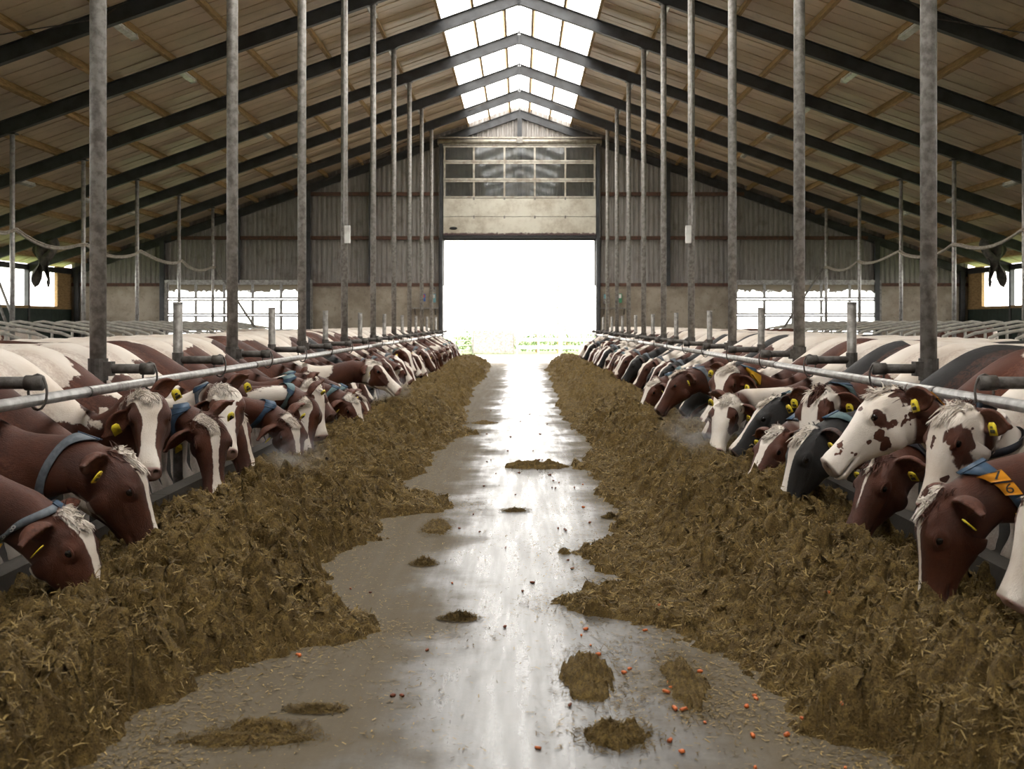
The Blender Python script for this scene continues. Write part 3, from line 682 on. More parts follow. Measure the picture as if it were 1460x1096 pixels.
spots = [(853,932,1),(842,918,1),(829,904,1),(835,896,1),(1073,1047,1),(1076,990,1),(1078,994,1),(1122,1046,1),(1143,1040,1),(998,956,1),(953,970,1),(957,978,1),(950,985,1),(962,1009,1),(975,1010,1),(955,1054,1),(972,1070,1),(1077,1092,1),(1205,1092,1),(1202,1017,1),(890,958,1),(898,952,1),(1180,916,1),(920,897,1),(940,882,1),(813,1003,0),(767,1064,1),(1064,1006,1),(1201,1051,1),(1005,1028,1),(1420,1036,1),
 (690,692,0),(694,657,0),(735,704,0),(789,684,0),(792,695,0),(787,694,0),(796,752,0),(805,753,0),(807,755,0),(721,779,0),(655,752,0),(684,757,0),(724,642,0),(760,642,0),(768,655,0),(773,655,0),(784,676,0),(797,687,0),(819,694,0),(810,797,0),(816,809,0),(500,838,0),(528,843,0),(645,830,1),(720,892,0),(609,925,0),(560,990,0),(573,990,0),(425,931,1),(427,933,1),(675,732,0),(700,655,0),(740,673,0),(707,674,0),(831,690,1),(887,712,1),(832,722,1),(841,744,0),(759,829,0),(745,841,0),(630,600,0),(728,622,0),(742,600,0),(755,590,0),(700,585,0),(716,571,0),(770,618,0),(780,604,0),(762,566,0),(735,560,0),(694,618,0)]
for (px, py, br) in spots:
    x, y = fpx(px, py, .01); mk = 'carrot' if br else 'carrot_dark'
    side = -1 if x < 0 else 1; h = float(feed_h(np.array([abs(x)]), np.array([y]), side)[0]); h = max(h, 0)
    o = mobj('carrot_piece', cmeshes[mk, random.randrange(6)]); s = random.uniform(.015, .028) if br else random.uniform(.016, .025)
    o.scale = (s*1.3, s, s); o.location = (x, y, h+s*.33); o.rotation_euler = (0, 0, random.random()*6.3)
    if br: tag(o, 'bright orange carrot chunk dropped among the spilt feed', 'carrot', 'bright carrot chunks')
    else: tag(o, 'small dirty carrot crumb on the wet alley floor', 'carrot', 'dirty carrot crumbs')
# ------------------------------------------------------------------ cows
CS = 1.05
XL = 3.55
RINGS = [  # x, z top, z bottom, half width, skew (+ = widest low), squareness
 (-1.52,1.24,.98,.10,0,1),(-1.49,1.32,.86,.19,0,.9),(-1.42,1.385,.78,.24,0,.85),(-1.24,1.415,.72,.265,-.1,.8),(-1.0,1.408,.63,.28,.05,.8),(-.8,1.395,.57,.300,.12,.8),
 (-.5,1.395,.545,.309,.15,.8),(-.25,1.40,.56,.306,.15,.84),(-.05,1.418,.60,.285,.15,.9),(.08,1.41,.65,.25,.15,.95),(.20,1.385,.71,.205,.15,1),(.32,1.355,.78,.165,.1,1),
 (.45,1.325,.86,.135,0,1),(.58,1.30,.92,.118,0,1),(.70,1.283,.965,.106,0,1),(.79,1.275,.985,.102,-.1,.95),(.87,1.285,.985,.106,-.25,.85),(.94,1.288,.975,.114,-.35,.8),
 (1.01,1.282,.97,.118,-.35,.82),(1.07,1.264,.99,.102,-.3,.85),(1.14,1.246,1.022,.083,-.2,.85),(1.21,1.230,1.046,.071,-.1,.85),(1.28,1.221,1.052,.070,0,.8),(1.335,1.216,1.043,.081,.05,.76),
 (1.372,1.20,1.06,.078,.05,.8),(1.392,1.17,1.085,.055,0,.9)]
def ring_pt(x, th, off=0):
    xs = [r[0] for r in RINGS]; zt, zb, hw, sk, sq = (float(np.interp(x, xs, [r[k] for r in RINGS])) for k in (1, 2, 3, 4, 5))
    mid, hh = (zt+zb)/2, (zt-zb)/2; c, s = math.cos(th), math.sin(th)
    y = (hw+off)*math.copysign(abs(c)**sq, c); z = mid + (hh+off)*math.copysign(abs(s)**sq, s) - sk*hh*c*c
    return (x, y, z)
def base_cow():
    m = MB(); n = 36; xs = []
    for a, b in zip(RINGS[:-1], RINGS[1:]):
        xs += [a[0], (a[0]+b[0])/2]
    xs.append(RINGS[-1][0]); vs = [ring_pt(x, 2*PI*k/n) for x in xs for k in range(n)]; fs = []
    for i in range(len(xs)-1):
        for k in range(n): a = i*n+k; b = i*n+(k+1) % n; fs.append((a, a+n, b+n, b))
    fs.append(tuple(range(n))); e = (len(xs)-1)*n; fs.append(tuple(range(e+n-1, e-1, -1)))
    m.add(vs, fs)
    for s in (-1, 1):
        m.tube([(.02,s*.15,1.0),(.05,s*.17,.84),(.06,s*.16,.68),(.05,s*.15,.50),(.06,s*.15,.43),(.05,s*.15,.36),(.05,s*.15,.17),(.06,s*.15,.11),(.09,s*.15,.05),(.10,s*.15,.0)], [.13,.115,.085,.058,.058,.045,.036,.046,.052,.06], 14)
        m.tube([(-1.2,s*.13,1.12),(-1.13,s*.14,.92),(-1.13,s*.155,.76),(-1.25,s*.17,.62),(-1.36,s*.16,.52),(-1.36,s*.16,.44),(-1.31,s*.16,.2),(-1.29,s*.16,.11),(-1.25,s*.16,.05),(-1.24,s*.16,.0)], [.14,.155,.13,.085,.06,.048,.04,.048,.055,.062], 14)
        m.ball((.02, s*.165, 1.08), (.17, .105, .26), 16, 12)          # shoulder
        m.ball((-1.16, s*.21, 1.33), (.09, .07, .07))                  # hip bone
        m.ball((.985, s*.068, 1.075), (.085, .048, .10), 14, 10)       # cheek muscle
        m.ball((1.005, s*.100, 1.222), (.046, .028, .036), 12, 8)      # eye socket
        m.ball((1.358, s*.045, 1.165), (.035, .034, .042), 12, 8)      # nostril wing
        # cupped ear
        base = Vector((.868, s*.092, 1.222)); ax = Vector((-.08, s*1.0, -.16)).normalized(); fw = Vector((.95, s*.25, -.18)); fw = (fw-ax*fw.dot(ax)).normalized(); up = ax.cross(fw)
        vs = []; fs = []; nr = 12; na = 7
        for i in range(nr+1):
            u = i/nr; r = .020 + .050*math.sin(min(1, u*1.12+.06)*PI)**.8*(1 if u < .9 else (1-u)*10*.9+.1); c = base + ax*(.225*u)
            arc = []
            for k in range(na):
                a = -1.5+3.0*k/(na-1); arc.append(c + up*math.sin(a)*r*1.15 - fw*(math.cos(a)*r*.75))
            for k in range(na-1, -1, -1):
                a = -1.35+2.7*k/(na-1); arc.append(c + up*math.sin(a)*r*.88 - fw*(math.cos(a)*r*.75-.021))
            vs += arc
        q = 2*na
        for i in range(nr):
            for k in range(q): a = i*q+k; b = i*q+(k+1) % q; fs.append((a, b, b+q, a+q) if s > 0 else (a, a+q, b+q, b))
        fs.append(tuple(range(q)) if s < 0 else tuple(range(q-1, -1, -1))); e = nr*q; fs.append(tuple(range(e, e+q)) if s > 0 else tuple(range(e+q-1, e-1, -1)))
        m.add(vs, fs)
    m.ball((.875, 0, 1.275), (.05, .072, .042), 14, 10)                # poll
    m.ball((-1.0, 0, .60), (.2, .16, .16), 14, 10)                     # udder
    m.tube([(-1.42,0,1.24),(-1.52,0,1.20),(-1.56,0,1.0),(-1.56,0,.7),(-1.55,0,.55),(-1.55,0,.4)], [.04,.032,.024,.02,.04,.012], 10)
    o = m.build('cow_base', None)
    r = o.modifiers.new('r', 'REMESH'); r.mode = 'VOXEL'; r.voxel_size = .0125; r.use_smooth_shade = True
    dg = bpy.context.evaluated_depsgraph_get(); me = bpy.data.meshes.new_from_object(o.evaluated_get(dg)); bpy.data.objects.remove(o)
    # smooth, then thin out the trunk (the head stays fine)
    o = mobj('cow_base', me); vg = o.vertex_groups.new(name='trunk'); co = np.empty(len(me.vertices)*3, np.float32); me.vertices.foreach_get('co', co); co = co.reshape(-1, 3)
    idx = np.nonzero(co[:, 0] < .30)[0]; vg.add(idx.tolist(), 1.0, 'REPLACE')
    g2 = o.vertex_groups.new(name='neck'); g2.add(np.nonzero(co[:, 0] < .86)[0].tolist(), 1.0, 'REPLACE')
    sm = o.modifiers.new('s0', 'SMOOTH'); sm.factor = .5; sm.iterations = 3
    sm = o.modifiers.new('s', 'SMOOTH'); sm.factor = .5; sm.iterations = 14; sm.vertex_group = 'neck'
    dc = o.modifiers.new('d', 'DECIMATE'); dc.ratio = 1-.76*len(idx)/len(co); dc.vertex_group = 'trunk'; dc.vertex_group_factor = 1.0
    dg = bpy.context.evaluated_depsgraph_get(); me2 = bpy.data.meshes.new_from_object(o.evaluated_get(dg)); bpy.data.objects.remove(o)
    bm = bmesh.new(); bm.from_mesh(me2); bmesh.ops.triangulate(bm, faces=bm.faces); bm.to_mesh(me2); bm.free()
    V = np.empty(len(me2.vertices)*3, np.float32); me2.vertices.foreach_get('co', V); V = V.reshape(-1, 3).astype(float)
    F = np.empty(len(me2.polygons)*3, np.int32); me2.polygons.foreach_get('vertices', F); F = F.reshape(-1, 3)
    # nostrils and mouth line
    for s in (-1, 1):
        d = np.sqrt(((V-np.array([1.385, s*.046, 1.168]))/np.array([.024, .016, .022]))**2 @ np.ones(3)); V[:, 0] -= .038*np.exp(-d**2)
    mz = 1.088 + .02*np.clip((1.36-V[:, 0])/.15, 0, 1); mo = np.exp(-((V[:, 2]-mz)/.008)**2)*sst(1.19, 1.25, V[:, 0]); V[:, 1] *= 1-.24*mo; V[:, 0] -= .012*mo*sst(1.34, 1.37, V[:, 0])
    cr = np.exp(-((V[:, 2]-(1.165-.25*(V[:, 0]-1.05)))/.012)**2)*sst(1.02, 1.07, V[:, 0])*sst(1.24, 1.16, V[:, 0]); V[:, 1] *= 1+.07*cr        # facial crest
    for s in (-1, 1):
        d = np.sqrt((((V-np.array([1.012, s*.118, 1.222]))/np.array([.050, .05, .040]))**2).sum(1)); V[:, 1] += s*.008*np.exp(-((d-.85)/.28)**2); 
        d = np.sqrt((((V-np.array([1.06, s*.10, 1.215]))/np.array([.03, .05, .03]))**2).sum(1)); V[:, 1] -= s*.007*np.exp(-d**2)
    # throat and neck folds
    fo = sst(.15, .35, V[:, 0])*sst(.82, .6, V[:, 0])*sst(1.2, 1.0, V[:, 2]); V[:, 1] *= 1+.045*fo*np.sin(V[:, 0]*48+V[:, 2]*18)
    return V, F
BV, BF = base_cow()
print('cow base', len(BV), len(BF))

def head_axes(az, p, roll=0):
    A, P = math.radians(az), math.radians(p)
    D = np.array([math.cos(P)*math.cos(A), math.cos(P)*math.sin(A), -math.sin(P)]); U = np.array([math.sin(P)*math.cos(A), math.sin(P)*math.sin(A), math.cos(P)])
    R = np.cross(U, D); r = math.radians(roll); return D, U*math.cos(r)+R*math.sin(r)
def pose(V, P, D, U):
    """bend the straight rest neck so that the poll comes to P and the head points along D"""
    V = np.asarray(V, float); x = V[:, 0]; ZC = 1.13; X1 = .87; N = np.linalg.norm
    A = np.array([0, 0, ZC]); xr = (XL-2.80)/CS; n_ = lambda q: q/N(q)
    G = A+(P-A)*(xr/max(P[0], xr+.15)); G[2] = min(G[2], .83); G[1] *= .5          # the neck passes under the rail here
    E = n_(n_(P-G)*.75+D*.55); T0 = n_(np.array([1, 0, -.45])); TG = n_(n_(G-A)+n_(P-G)); l1, l2 = N(G-A), N(P-G); ug = l1/(l1+l2)
    def curve(u):
        u = np.clip(u, 0, 1)[:, None]; first = u < ug; v = np.where(first, u/ug, (u-ug)/(1-ug))
        a0 = np.where(first, A, G); a1 = np.where(first, G, P); m0 = np.where(first, T0*l1, TG*l2); m1 = np.where(first, TG*l1, E*l2)
        c = (2*v**3-3*v*v+1)*a0+(v**3-2*v*v+v)*m0+(-2*v**3+3*v*v)*a1+(v**3-v*v)*m1
        return c
    def centre(xx):
        c = curve(xx/X1)+np.clip(xx-X1, 0, None)[:, None]*D
        ra, rb = .76, .96                                               # round the corner at the poll
        q = np.clip((xx-ra)/(rb-ra), 0, 1)[:, None]; c0 = curve(np.array([ra/X1]))[0]; c2 = P+D*(rb-X1); k1 = c0+E*N(P-c0)*.9
        return np.where((q > 0) & (q < 1), (1-q)**2*c0+2*q*(1-q)*k1+q*q*c2, c)
    C = centre(x); xc = np.clip(x, .021, None); T = centre(xc+.02)-centre(xc-.02); T /= N(T, axis=1, keepdims=True); u = np.clip(x/X1, 0, 1)[:, None]
    hd = sst(.90, .98, x)[:, None]; T = T*(1-hd)+D*hd; T /= N(T, axis=1, keepdims=True)
    w = sst(.25, .95, u); up = np.array([0, 0, 1])*(1-w)+U*w; up = up-T*(up*T).sum(1, keepdims=True); up /= np.linalg.norm(up, axis=1, keepdims=True)
    sd = np.cross(up, T); Q = C+sd*V[:, 1:2]+up*(V[:, 2:3]-ZC)
    b = sst(-.12, .26, x)[:, None]
    # legs keep to the body
    leg = (sst(.80, .66, V[:, 2])*sst(.34, .24, x))[:, None]; b = b*(1-leg)
    return V*(1-b)+Q*b
def rest_mesh(name, V0, F, posed, mat):
    if isinstance(F, list):
        me = bpy.data.meshes.new(name); me.from_pydata([tuple(p) for p in posed], [], F); me.shade_smooth()
    else: me = npmesh(name, posed, F)
    a = me.attributes.new('rest', 'FLOAT_VECTOR', 'POINT'); a.data.foreach_set('vector', np.asarray(V0, np.float32).ravel())
    me.materials.append(mat); me.update(); return me

# coat: patches follow each cow's own properties
t = NT('cow_coat'); at = t.n('ShaderNodeAttribute', attribute_name='rest'); 
def prop(nm): return t.n('ShaderNodeAttribute', attribute_type='OBJECT', attribute_name=nm)
seed = prop('coat_seed').outputs['Fac']; white = prop('coat_white').outputs['Fac']; blz = prop('coat_blaze').outputs['Fac']; nck = prop('coat_neck').outputs['Fac']; dark = prop('coat_dark').outputs['Fac']; eyp = prop('coat_eye').outputs['Fac']
sp = t.n('ShaderNodeSeparateXYZ'); t.t.links.new(at.outputs['Vector'], sp.inputs[0]); X, Y, Z = sp.outputs
cb_ = t.n('ShaderNodeCombineXYZ'); t.put(cb_.inputs[0], t.math('MULTIPLY', seed, 7.31)); t.put(cb_.inputs[1], t.math('MULTIPLY', seed, 3.17)); t.put(cb_.inputs[2], t.math('MULTIPLY', seed, 1.93))
ad = t.n('ShaderNodeVectorMath', operation='ADD'); t.t.links.new(at.outputs['Vector'], ad.inputs[0]); t.t.links.new(cb_.outputs[0], ad.inputs[1]); rv = ad.outputs[0]
big = t.noise(1.5, 1.5, .5, rv, .25); rag = t.noise(38, 4, .65, rv); mid = t.noise(9, 4, .6, rv)
f = t.math('ADD', big, t.math('ADD', t.math('MULTIPLY', t.math('SUBTRACT', mid, .5), .10), t.math('MULTIPLY', t.math('SUBTRACT', rag, .5), .035)))
front = t.step(X, .0, .28)
thr = t.math('ADD', t.math('SUBTRACT', .735, t.math('MULTIPLY', white, .56)), t.math('MULTIPLY', front, t.math('SUBTRACT', .22, t.math('MULTIPLY', nck, .45))))
head = t.step(X, .74, .80)
bodyw = t.math('MULTIPLY', t.step(t.math('SUBTRACT', f, thr), -.004, .006), t.math('SUBTRACT', 1, head))
bel = t.math('MULTIPLY', t.step(t.math('ADD', Z, t.math('MULTIPLY', mid, .3)), .80, .74), t.step(X, .5, .3)); bodyw = t.math('MAXIMUM', bodyw, bel)
# blaze down the face
ay = t.math('ABSOLUTE', t.math('ADD', Y, t.math('MULTIPLY', t.math('SUBTRACT', mid, .5), .035)))
ay = t.math('ADD', ay, t.math('MULTIPLY', t.math('SUBTRACT', rag, .5), .014))
prf = t.math('ADD', .034, t.math('ADD', t.math('MULTIPLY', t.step(X, 1.08, .94), .030), t.math('MULTIPLY', t.step(X, 1.2, 1.34), .026)))
bw = t.math('MULTIPLY', prf, blz)
under = t.step(t.math('ADD', Z, t.math('MULTIPLY', t.math('SUBTRACT', blz, 1.0), .12)), 1.135, 1.16)
fm = t.math('MULTIPLY', t.step(t.math('SUBTRACT', bw, ay), -.003, .004), t.math('MULTIPLY', under, t.step(X, .84, .865)))
jaw = t.math('MULTIPLY', t.step(t.math('ADD', Z, t.math('MULTIPLY', mid, .06)), 1.045, 1.035), t.step(t.math('ADD', X, t.math('MULTIPLY', mid, .15)), .9, .93)); jaw = t.math('MULTIPLY', jaw, t.step(blz, .7, .9))
fm = t.math('MAXIMUM', fm, jaw)
dx = t.math('SUBTRACT', X, 1.0); dz = t.math('SUBTRACT', Z, 1.205); ear = t.step(t.math('ABSOLUTE', Y), .095, .108)
ed = t.math('SQRT', t.math('ADD', t.math('MULTIPLY', dx, dx), t.math('ADD', t.math('MULTIPLY', dz, t.math('MULTIPLY', dz, .5)), 0)))
ed = t.math('ADD', ed, t.math('MULTIPLY', t.math('SUBTRACT', mid, .5), .09))
eye_p = t.math('MULTIPLY', t.step(ed, t.math('ADD', eyp, .006), eyp), t.step(t.math('ABSOLUTE', Y), .055, .065)); fm = t.math('MULTIPLY', fm, t.math('SUBTRACT', 1, eye_p))
eary = t.math('MULTIPLY', t.step(t.math('ABSOLUTE', Y), .112, .122), t.step(X, .965, .95)); fm = t.math('MULTIPLY', fm, t.math('SUBTRACT', 1, eary))
spn = t.noise(6.5, 3, .55, rv); fm = t.math('MULTIPLY', fm, t.math('SUBTRACT', 1, t.math('MULTIPLY', t.step(t.math('ADD', spn, t.math('MULTIPLY', t.math('SUBTRACT', rag, .5), .06)), .595, .605), t.step(blz, 2.4, 2.6))))
wm = t.math('MAXIMUM', bodyw, fm)
fine = t.noise(70, 4, .7, rv); n4 = t.noise(4, 4, .6, rv)
red = t.mix(t.step(n4, .3, .7), (.088,.0225,.0075), (.046,.0125,.0052)); blk = t.mix(n4, (.012,.011,.011), (.02,.018,.017))
bc = t.mix(dark, red, blk); bc = t.mix(t.math('MULTIPLY', t.step(fine, .45, .75), .35), bc, (.12,.035,.015)); bc = t.mix(dark, bc, blk)
wc = t.mix(t.step(n4, .35, .75), (.78,.71,.63), (.66,.56,.46)); wc = t.mix(t.math('MULTIPLY', t.step(fine, .62, .8), .15), wc, (.42,.32,.2))
col = t.mix(wm, bc, wc)
skin = t.math('MULTIPLY', t.step(X, 1.352, 1.366), t.step(Z, 1.075, 1.095)); col = t.mix(t.math('MULTIPLY', skin, .8), col, t.mix(t.step(blz, 3.1, 3.3), t.mix(t.step(blz, .9, 1.3), (.10,.055,.045), (.42,.22,.19)), (.10,.05,.035)))
ny = t.math('SUBTRACT', t.math('ABSOLUTE', Y), .046); nz = t.math('SUBTRACT', Z, 1.168); nd = t.math('SQRT', t.math('ADD', t.math('MULTIPLY', ny, ny), t.math('MULTIPLY', nz, nz)))
nos = t.math('MULTIPLY', t.step(nd, .019, .011), t.step(X, 1.335, 1.345)); col = t.mix(t.math('MULTIPLY', nos, .85), col, (.03,.015,.013))
lz = t.math('ABSOLUTE', t.math('SUBTRACT', Z, t.math('ADD', 1.088, t.math('MULTIPLY', t.step(X, 1.36, 1.21), .02)))); lip = t.math('MULTIPLY', t.step(lz, .007, .003), t.step(X, 1.22, 1.26)); col = t.mix(t.math('MULTIPLY', lip, .7), col, (.03,.018,.015))
# ear lining
inn = t.math('MULTIPLY', eary, t.step(fine, .35, .6)); col = t.mix(t.math('MULTIPLY', inn, .25), col, (.25,.09,.05))
sv = t.n('ShaderNodeMapping'); sv.inputs['Scale'].default_value = (22, 90, 90); t.t.links.new(rv, sv.inputs[0]); hair = t.noise(3, 4, .7, sv.outputs[0])
t.set(Base_Color=col, Roughness=.52, Specular_IOR_Level=.36, Sheen_Weight=.03, Sheen_Roughness=.4); t.bump(t.math('ADD', hair, t.math('MULTIPLY', mid, .9)), .6, .012); M['coat'] = t.m
t = NT('cow_eye'); t.set(Base_Color=(.008,.006,.005), Roughness=.06, Specular_IOR_Level=.8); M['eye'] = t.m
t = NT('yellow_ear_tag'); v = t.n('ShaderNodeAttribute', attribute_name='rest').outputs['Vector']; n = t.noise(60, 3, .6, v); t.set(Base_Color=t.mix(t.step(n, .4, .7), (.78,.62,.03), (.62,.48,.03)), Roughness=.4); M['tag'] = t.m
M['tag_ink'] = simple('tag_ink', (.03,.025,.02), (.02,.02,.015), 20, .6, 0, 0)
M['strap_grey'] = simple('grey_blue_strap', (.15,.17,.19), (.09,.105,.12), 25, .7)
M['strap_blue'] = simple('blue_strap', (.035,.075,.13), (.022,.045,.08), 25, .6)
M['strap_teal'] = simple('teal_strap', (.13,.20,.215), (.085,.14,.15), 25, .7)
M['strap_dark'] = simple('dark_strap', (.03,.035,.045), (.02,.022,.03), 25, .6)
M['orange_tag'] = simple('orange_tag', (.80,.33,.02), (.66,.26,.02), 25, .45)
M['yellow_block'] = simple('yellow_block', (.80,.45,.02), (.62,.34,.02), 25, .5)
M['white_ink'] = simple('white_ink', (.7,.7,.68), (.6,.6,.58), 25, .6, 0, 0)

def ring_band(x0, w, off, th0=0, th1=2*PI, n=40, thick=.006, lean=.06):
    """strap round the neck: leans back towards the throat"""
    m = MB(); vs = []; fs = []
    full = abs(th1-th0-2*PI) < 1e-6; cnt = n if full else n+1
    for k in range(cnt):
        th = th0+(th1-th0)*k/n; xx = x0+lean*math.sin(th)
        for (dx, o2) in ((-w/2, off), (w/2, off), (w/2, off+thick), (-w/2, off+thick)): vs.append(ring_pt(xx+dx, th, o2))
    for k in range(n):
        a = k*4; b = ((k+1) % cnt)*4
        for q in range(4): fs.append((a+q, b+q, b+(q+1) % 4, a+(q+1) % 4))
    if not full: fs += [(3,2,1,0), (n*4, n*4+1, n*4+2, n*4+3)]
    return m.add(vs, fs)
_glyph = {}
def glyph(ch):
    if ch not in _glyph:
        c = bpy.data.curves.new('glyph', 'FONT'); c.body = ch; c.align_x = 'CENTER'; c.align_y = 'CENTER'; c.size = 1; c.extrude = .0
        o = bpy.data.objects.new('glyph', c); COL.objects.link(o); dg = bpy.context.evaluated_depsgraph_get()
        me = bpy.data.meshes.new_from_object(o.evaluated_get(dg)); bpy.data.objects.remove(o)
        _glyph[ch] = ([tuple(v.co) for v in me.vertices], [tuple(p.vertices) for p in me.polygons])
    return _glyph[ch]
COLX = .70
def digit(ch, th, side, x0=COLX, size=.05, off=.016, up=1):
    """a number lying on the strap at angle th, reading along the strap"""
    vs, fs = glyph(ch); out = []; R = .15
    for (a, b, _) in vs:
        t2 = th + side*b*size/R; xx = x0+.06*math.sin(th) - side*a*size
        out.append(ring_pt(xx, t2, off))
    return MB().add(out, fs)
def eartag(s):
    m = MB(); c = Vector((.895, s*.215, 1.185)); w, h = .027, .034
    pts = [(-w,-h),(w,-h),(w,h*.5),(w*.5,h),(-w*.5,h),(-w,h*.5)]
    vs = [(c.x+.012+d, c.y+a, c.z+b-.012) for d in (0, .005) for a, b in pts]
    m.add(vs, [(0,5,4,3,2,1),(6,7,8,9,10,11)]+[(i, (i+1) % 6, 6+(i+1) % 6, 6+i) for i in range(6)]); return m
def tagprint(s):
    m = MB(); c = Vector((.9135, s*.215, 1.173))
    for k, (a, b, w, h) in enumerate(((-.012,-.012,.004,.009),(-.003,-.012,.004,.009),(.006,-.012,.004,.009),(.014,-.012,.003,.009),(0,.008,.012,.002),(0,.014,.009,.002))):
        m.bb(c.x-.001, c.x+.0005, c.y+a-w, c.y+a+w*.6, c.z+b-h, c.z+b+h)
    return m
def forelock(sd, n=300, ln=.055):
    rng = random.Random(sd); m = MB()
    for k in range(n):
        x = .845+.10*rng.random()**1.3; y = rng.gauss(0, .034); z = 1.300-.35*y*y/.06-.1*(x-.88)**2
        p = Vector((x, y, z)); d = Vector((.55+rng.gauss(0, .5), rng.gauss(0, .6), .75)).normalized(); L = ln*rng.uniform(.6, 1.3); c = Vector((.5+rng.gauss(0, .35), rng.gauss(0, .7), -.6))
        pts = [p-d*.012]
        for q in range(4): pts.append(pts[-1]+d*L/4); d = (d+c*.42).normalized()
        m.tube(pts, [.0034, .0036, .0032, .0024, .0008], 3, False)
    return m
EYES = {s: MB().ball((1.012, s*.1085, 1.222), (.0265, .0195, .0245), 14, 10) for s in (-1, 1)}
def brow(s):
    m = MB(); pts = []
    for k in range(9):
        a = PI*(.02+.96*k/8); pts.append((1.012-.034*math.cos(a), s*(.1225-.004*abs(math.cos(a))), 1.222+.0235*math.sin(a)))
    return m.tube(pts, [.002]+[.006]*7+[.002], 6)

class Pose: pass
def make_pose(P, D, U, strap='strap_grey', detail=2, numbers=None, side=-1, block=None, sd=1, leg=0, tags=(-1, 1), cx=COLX):
    """all meshes of a cow in one posture (local metres)"""
    r = Pose(); r.parts = []
    def go(name, mb, mat, sub=None):
        V0 = np.array([tuple(v) for v in mb.v], float); r.parts.append((name, rest_mesh(name, V0, mb.f, pose(V0, P, D, U)*CS, M[mat]), sub))
    Q = pose(BV, P, D, U)
    if leg:          # foreleg stepped forward onto the feed
        w = (sst(1.0, .72, BV[:, 2])*sst(.0, .05, BV[:, 1]*leg)*sst(-.25, -.12, BV[:, 0])*sst(.36, .26, BV[:, 0]))[:, None]
        c = np.array([.04, 0, 1.0]); a = math.radians(47); d = BV-c; rot = np.stack([d[:, 0]*math.cos(a)-d[:, 2]*math.sin(a), d[:, 1], d[:, 0]*math.sin(a)+d[:, 2]*math.cos(a)], 1)
        Q = Q*(1-w)+(c+rot)*w
    r.body = rest_mesh('cow', BV, BF, Q*CS, M['coat'])
    for s in (-1, 1):
        go('eye', EYES[s], 'eye')
        if detail > 1: go('eyelid', brow(s), 'coat')
        if s in tags:
            go('ear_tag', eartag(s), 'tag')
            if detail > 1: go('tag_print', tagprint(s), 'tag_ink', 'ear_tag')
    if detail > 1: go('forelock', forelock(sd), 'coat')
    if strap:
        go('collar', ring_band(cx, .034, .010), strap)
        if detail > 1: go('collar_buckle', ring_band(cx, .042, .016, PI/2-.22, PI/2+.12, 6, .008), 'strap_blue', 'collar')
        if numbers:
            for i, (ch, th, plate, ink) in enumerate(numbers):
                if plate: go('number_plate', ring_band(cx, .05, .0165, th-.17, th+.17, 5, .008), plate, 'collar'); go('number', digit(ch, th, side, cx, off=.0262, size=.055), ink, 'collar')
                else: go('number', digit(ch, th, side, cx, off=.0172, size=.05), ink, 'collar')
        if block: go('collar_weight', ring_band(cx, .07, .014, block-.24, block+.24, 5, .035), 'yellow_block', 'collar')
    return r
def put_cow(ps, loc, rz, label, coat, group=None):
    o = mobj('cow', ps.body); o.location = loc; o.rotation_euler = (0, 0, rz); tag(o, label, 'cow', group)
    def pr(q):
        for k, v in coat.items(): q['coat_'+k] = float(v)
    pr(o); last = {}
    for name, me, sub in ps.parts:
        c = mobj(name, me, None, last[sub] if sub else o); last[name] = c; pr(c)
    return o
def cw(seed, white=.5, blaze=1.0, neck=0, dark=0, eye=.0): return dict(seed=seed, white=white, blaze=blaze, neck=neck, dark=dark, eye=eye)
def hero(side, Y, P, az, p, label, coat, roll=0, **kw):
    D, U = head_axes(az, p, roll); P = np.array(P, float); rz = 0 if side < 0 else PI
    if side < 0: Pl = np.array([P[0]+XL, P[1]-Y, P[2]])/CS; f = np.array([1, 1, 1])
    else: Pl = np.array([XL-P[0], Y-P[1], P[2]])/CS; f = np.array([-1, -1, 1])
    ps = make_pose(Pl, D*f, U*f, side=side, sd=int(Y*10), **kw)
    return put_cow(ps, (side*XL, Y, 0), rz, label, coat, 'cows at the %s neck rail' % ('left' if side < 0 else 'right'))
def slot(k, j): return FY(0)+BAY/2*k+.335+.67*j
used = {-1: set(), 1: set()}
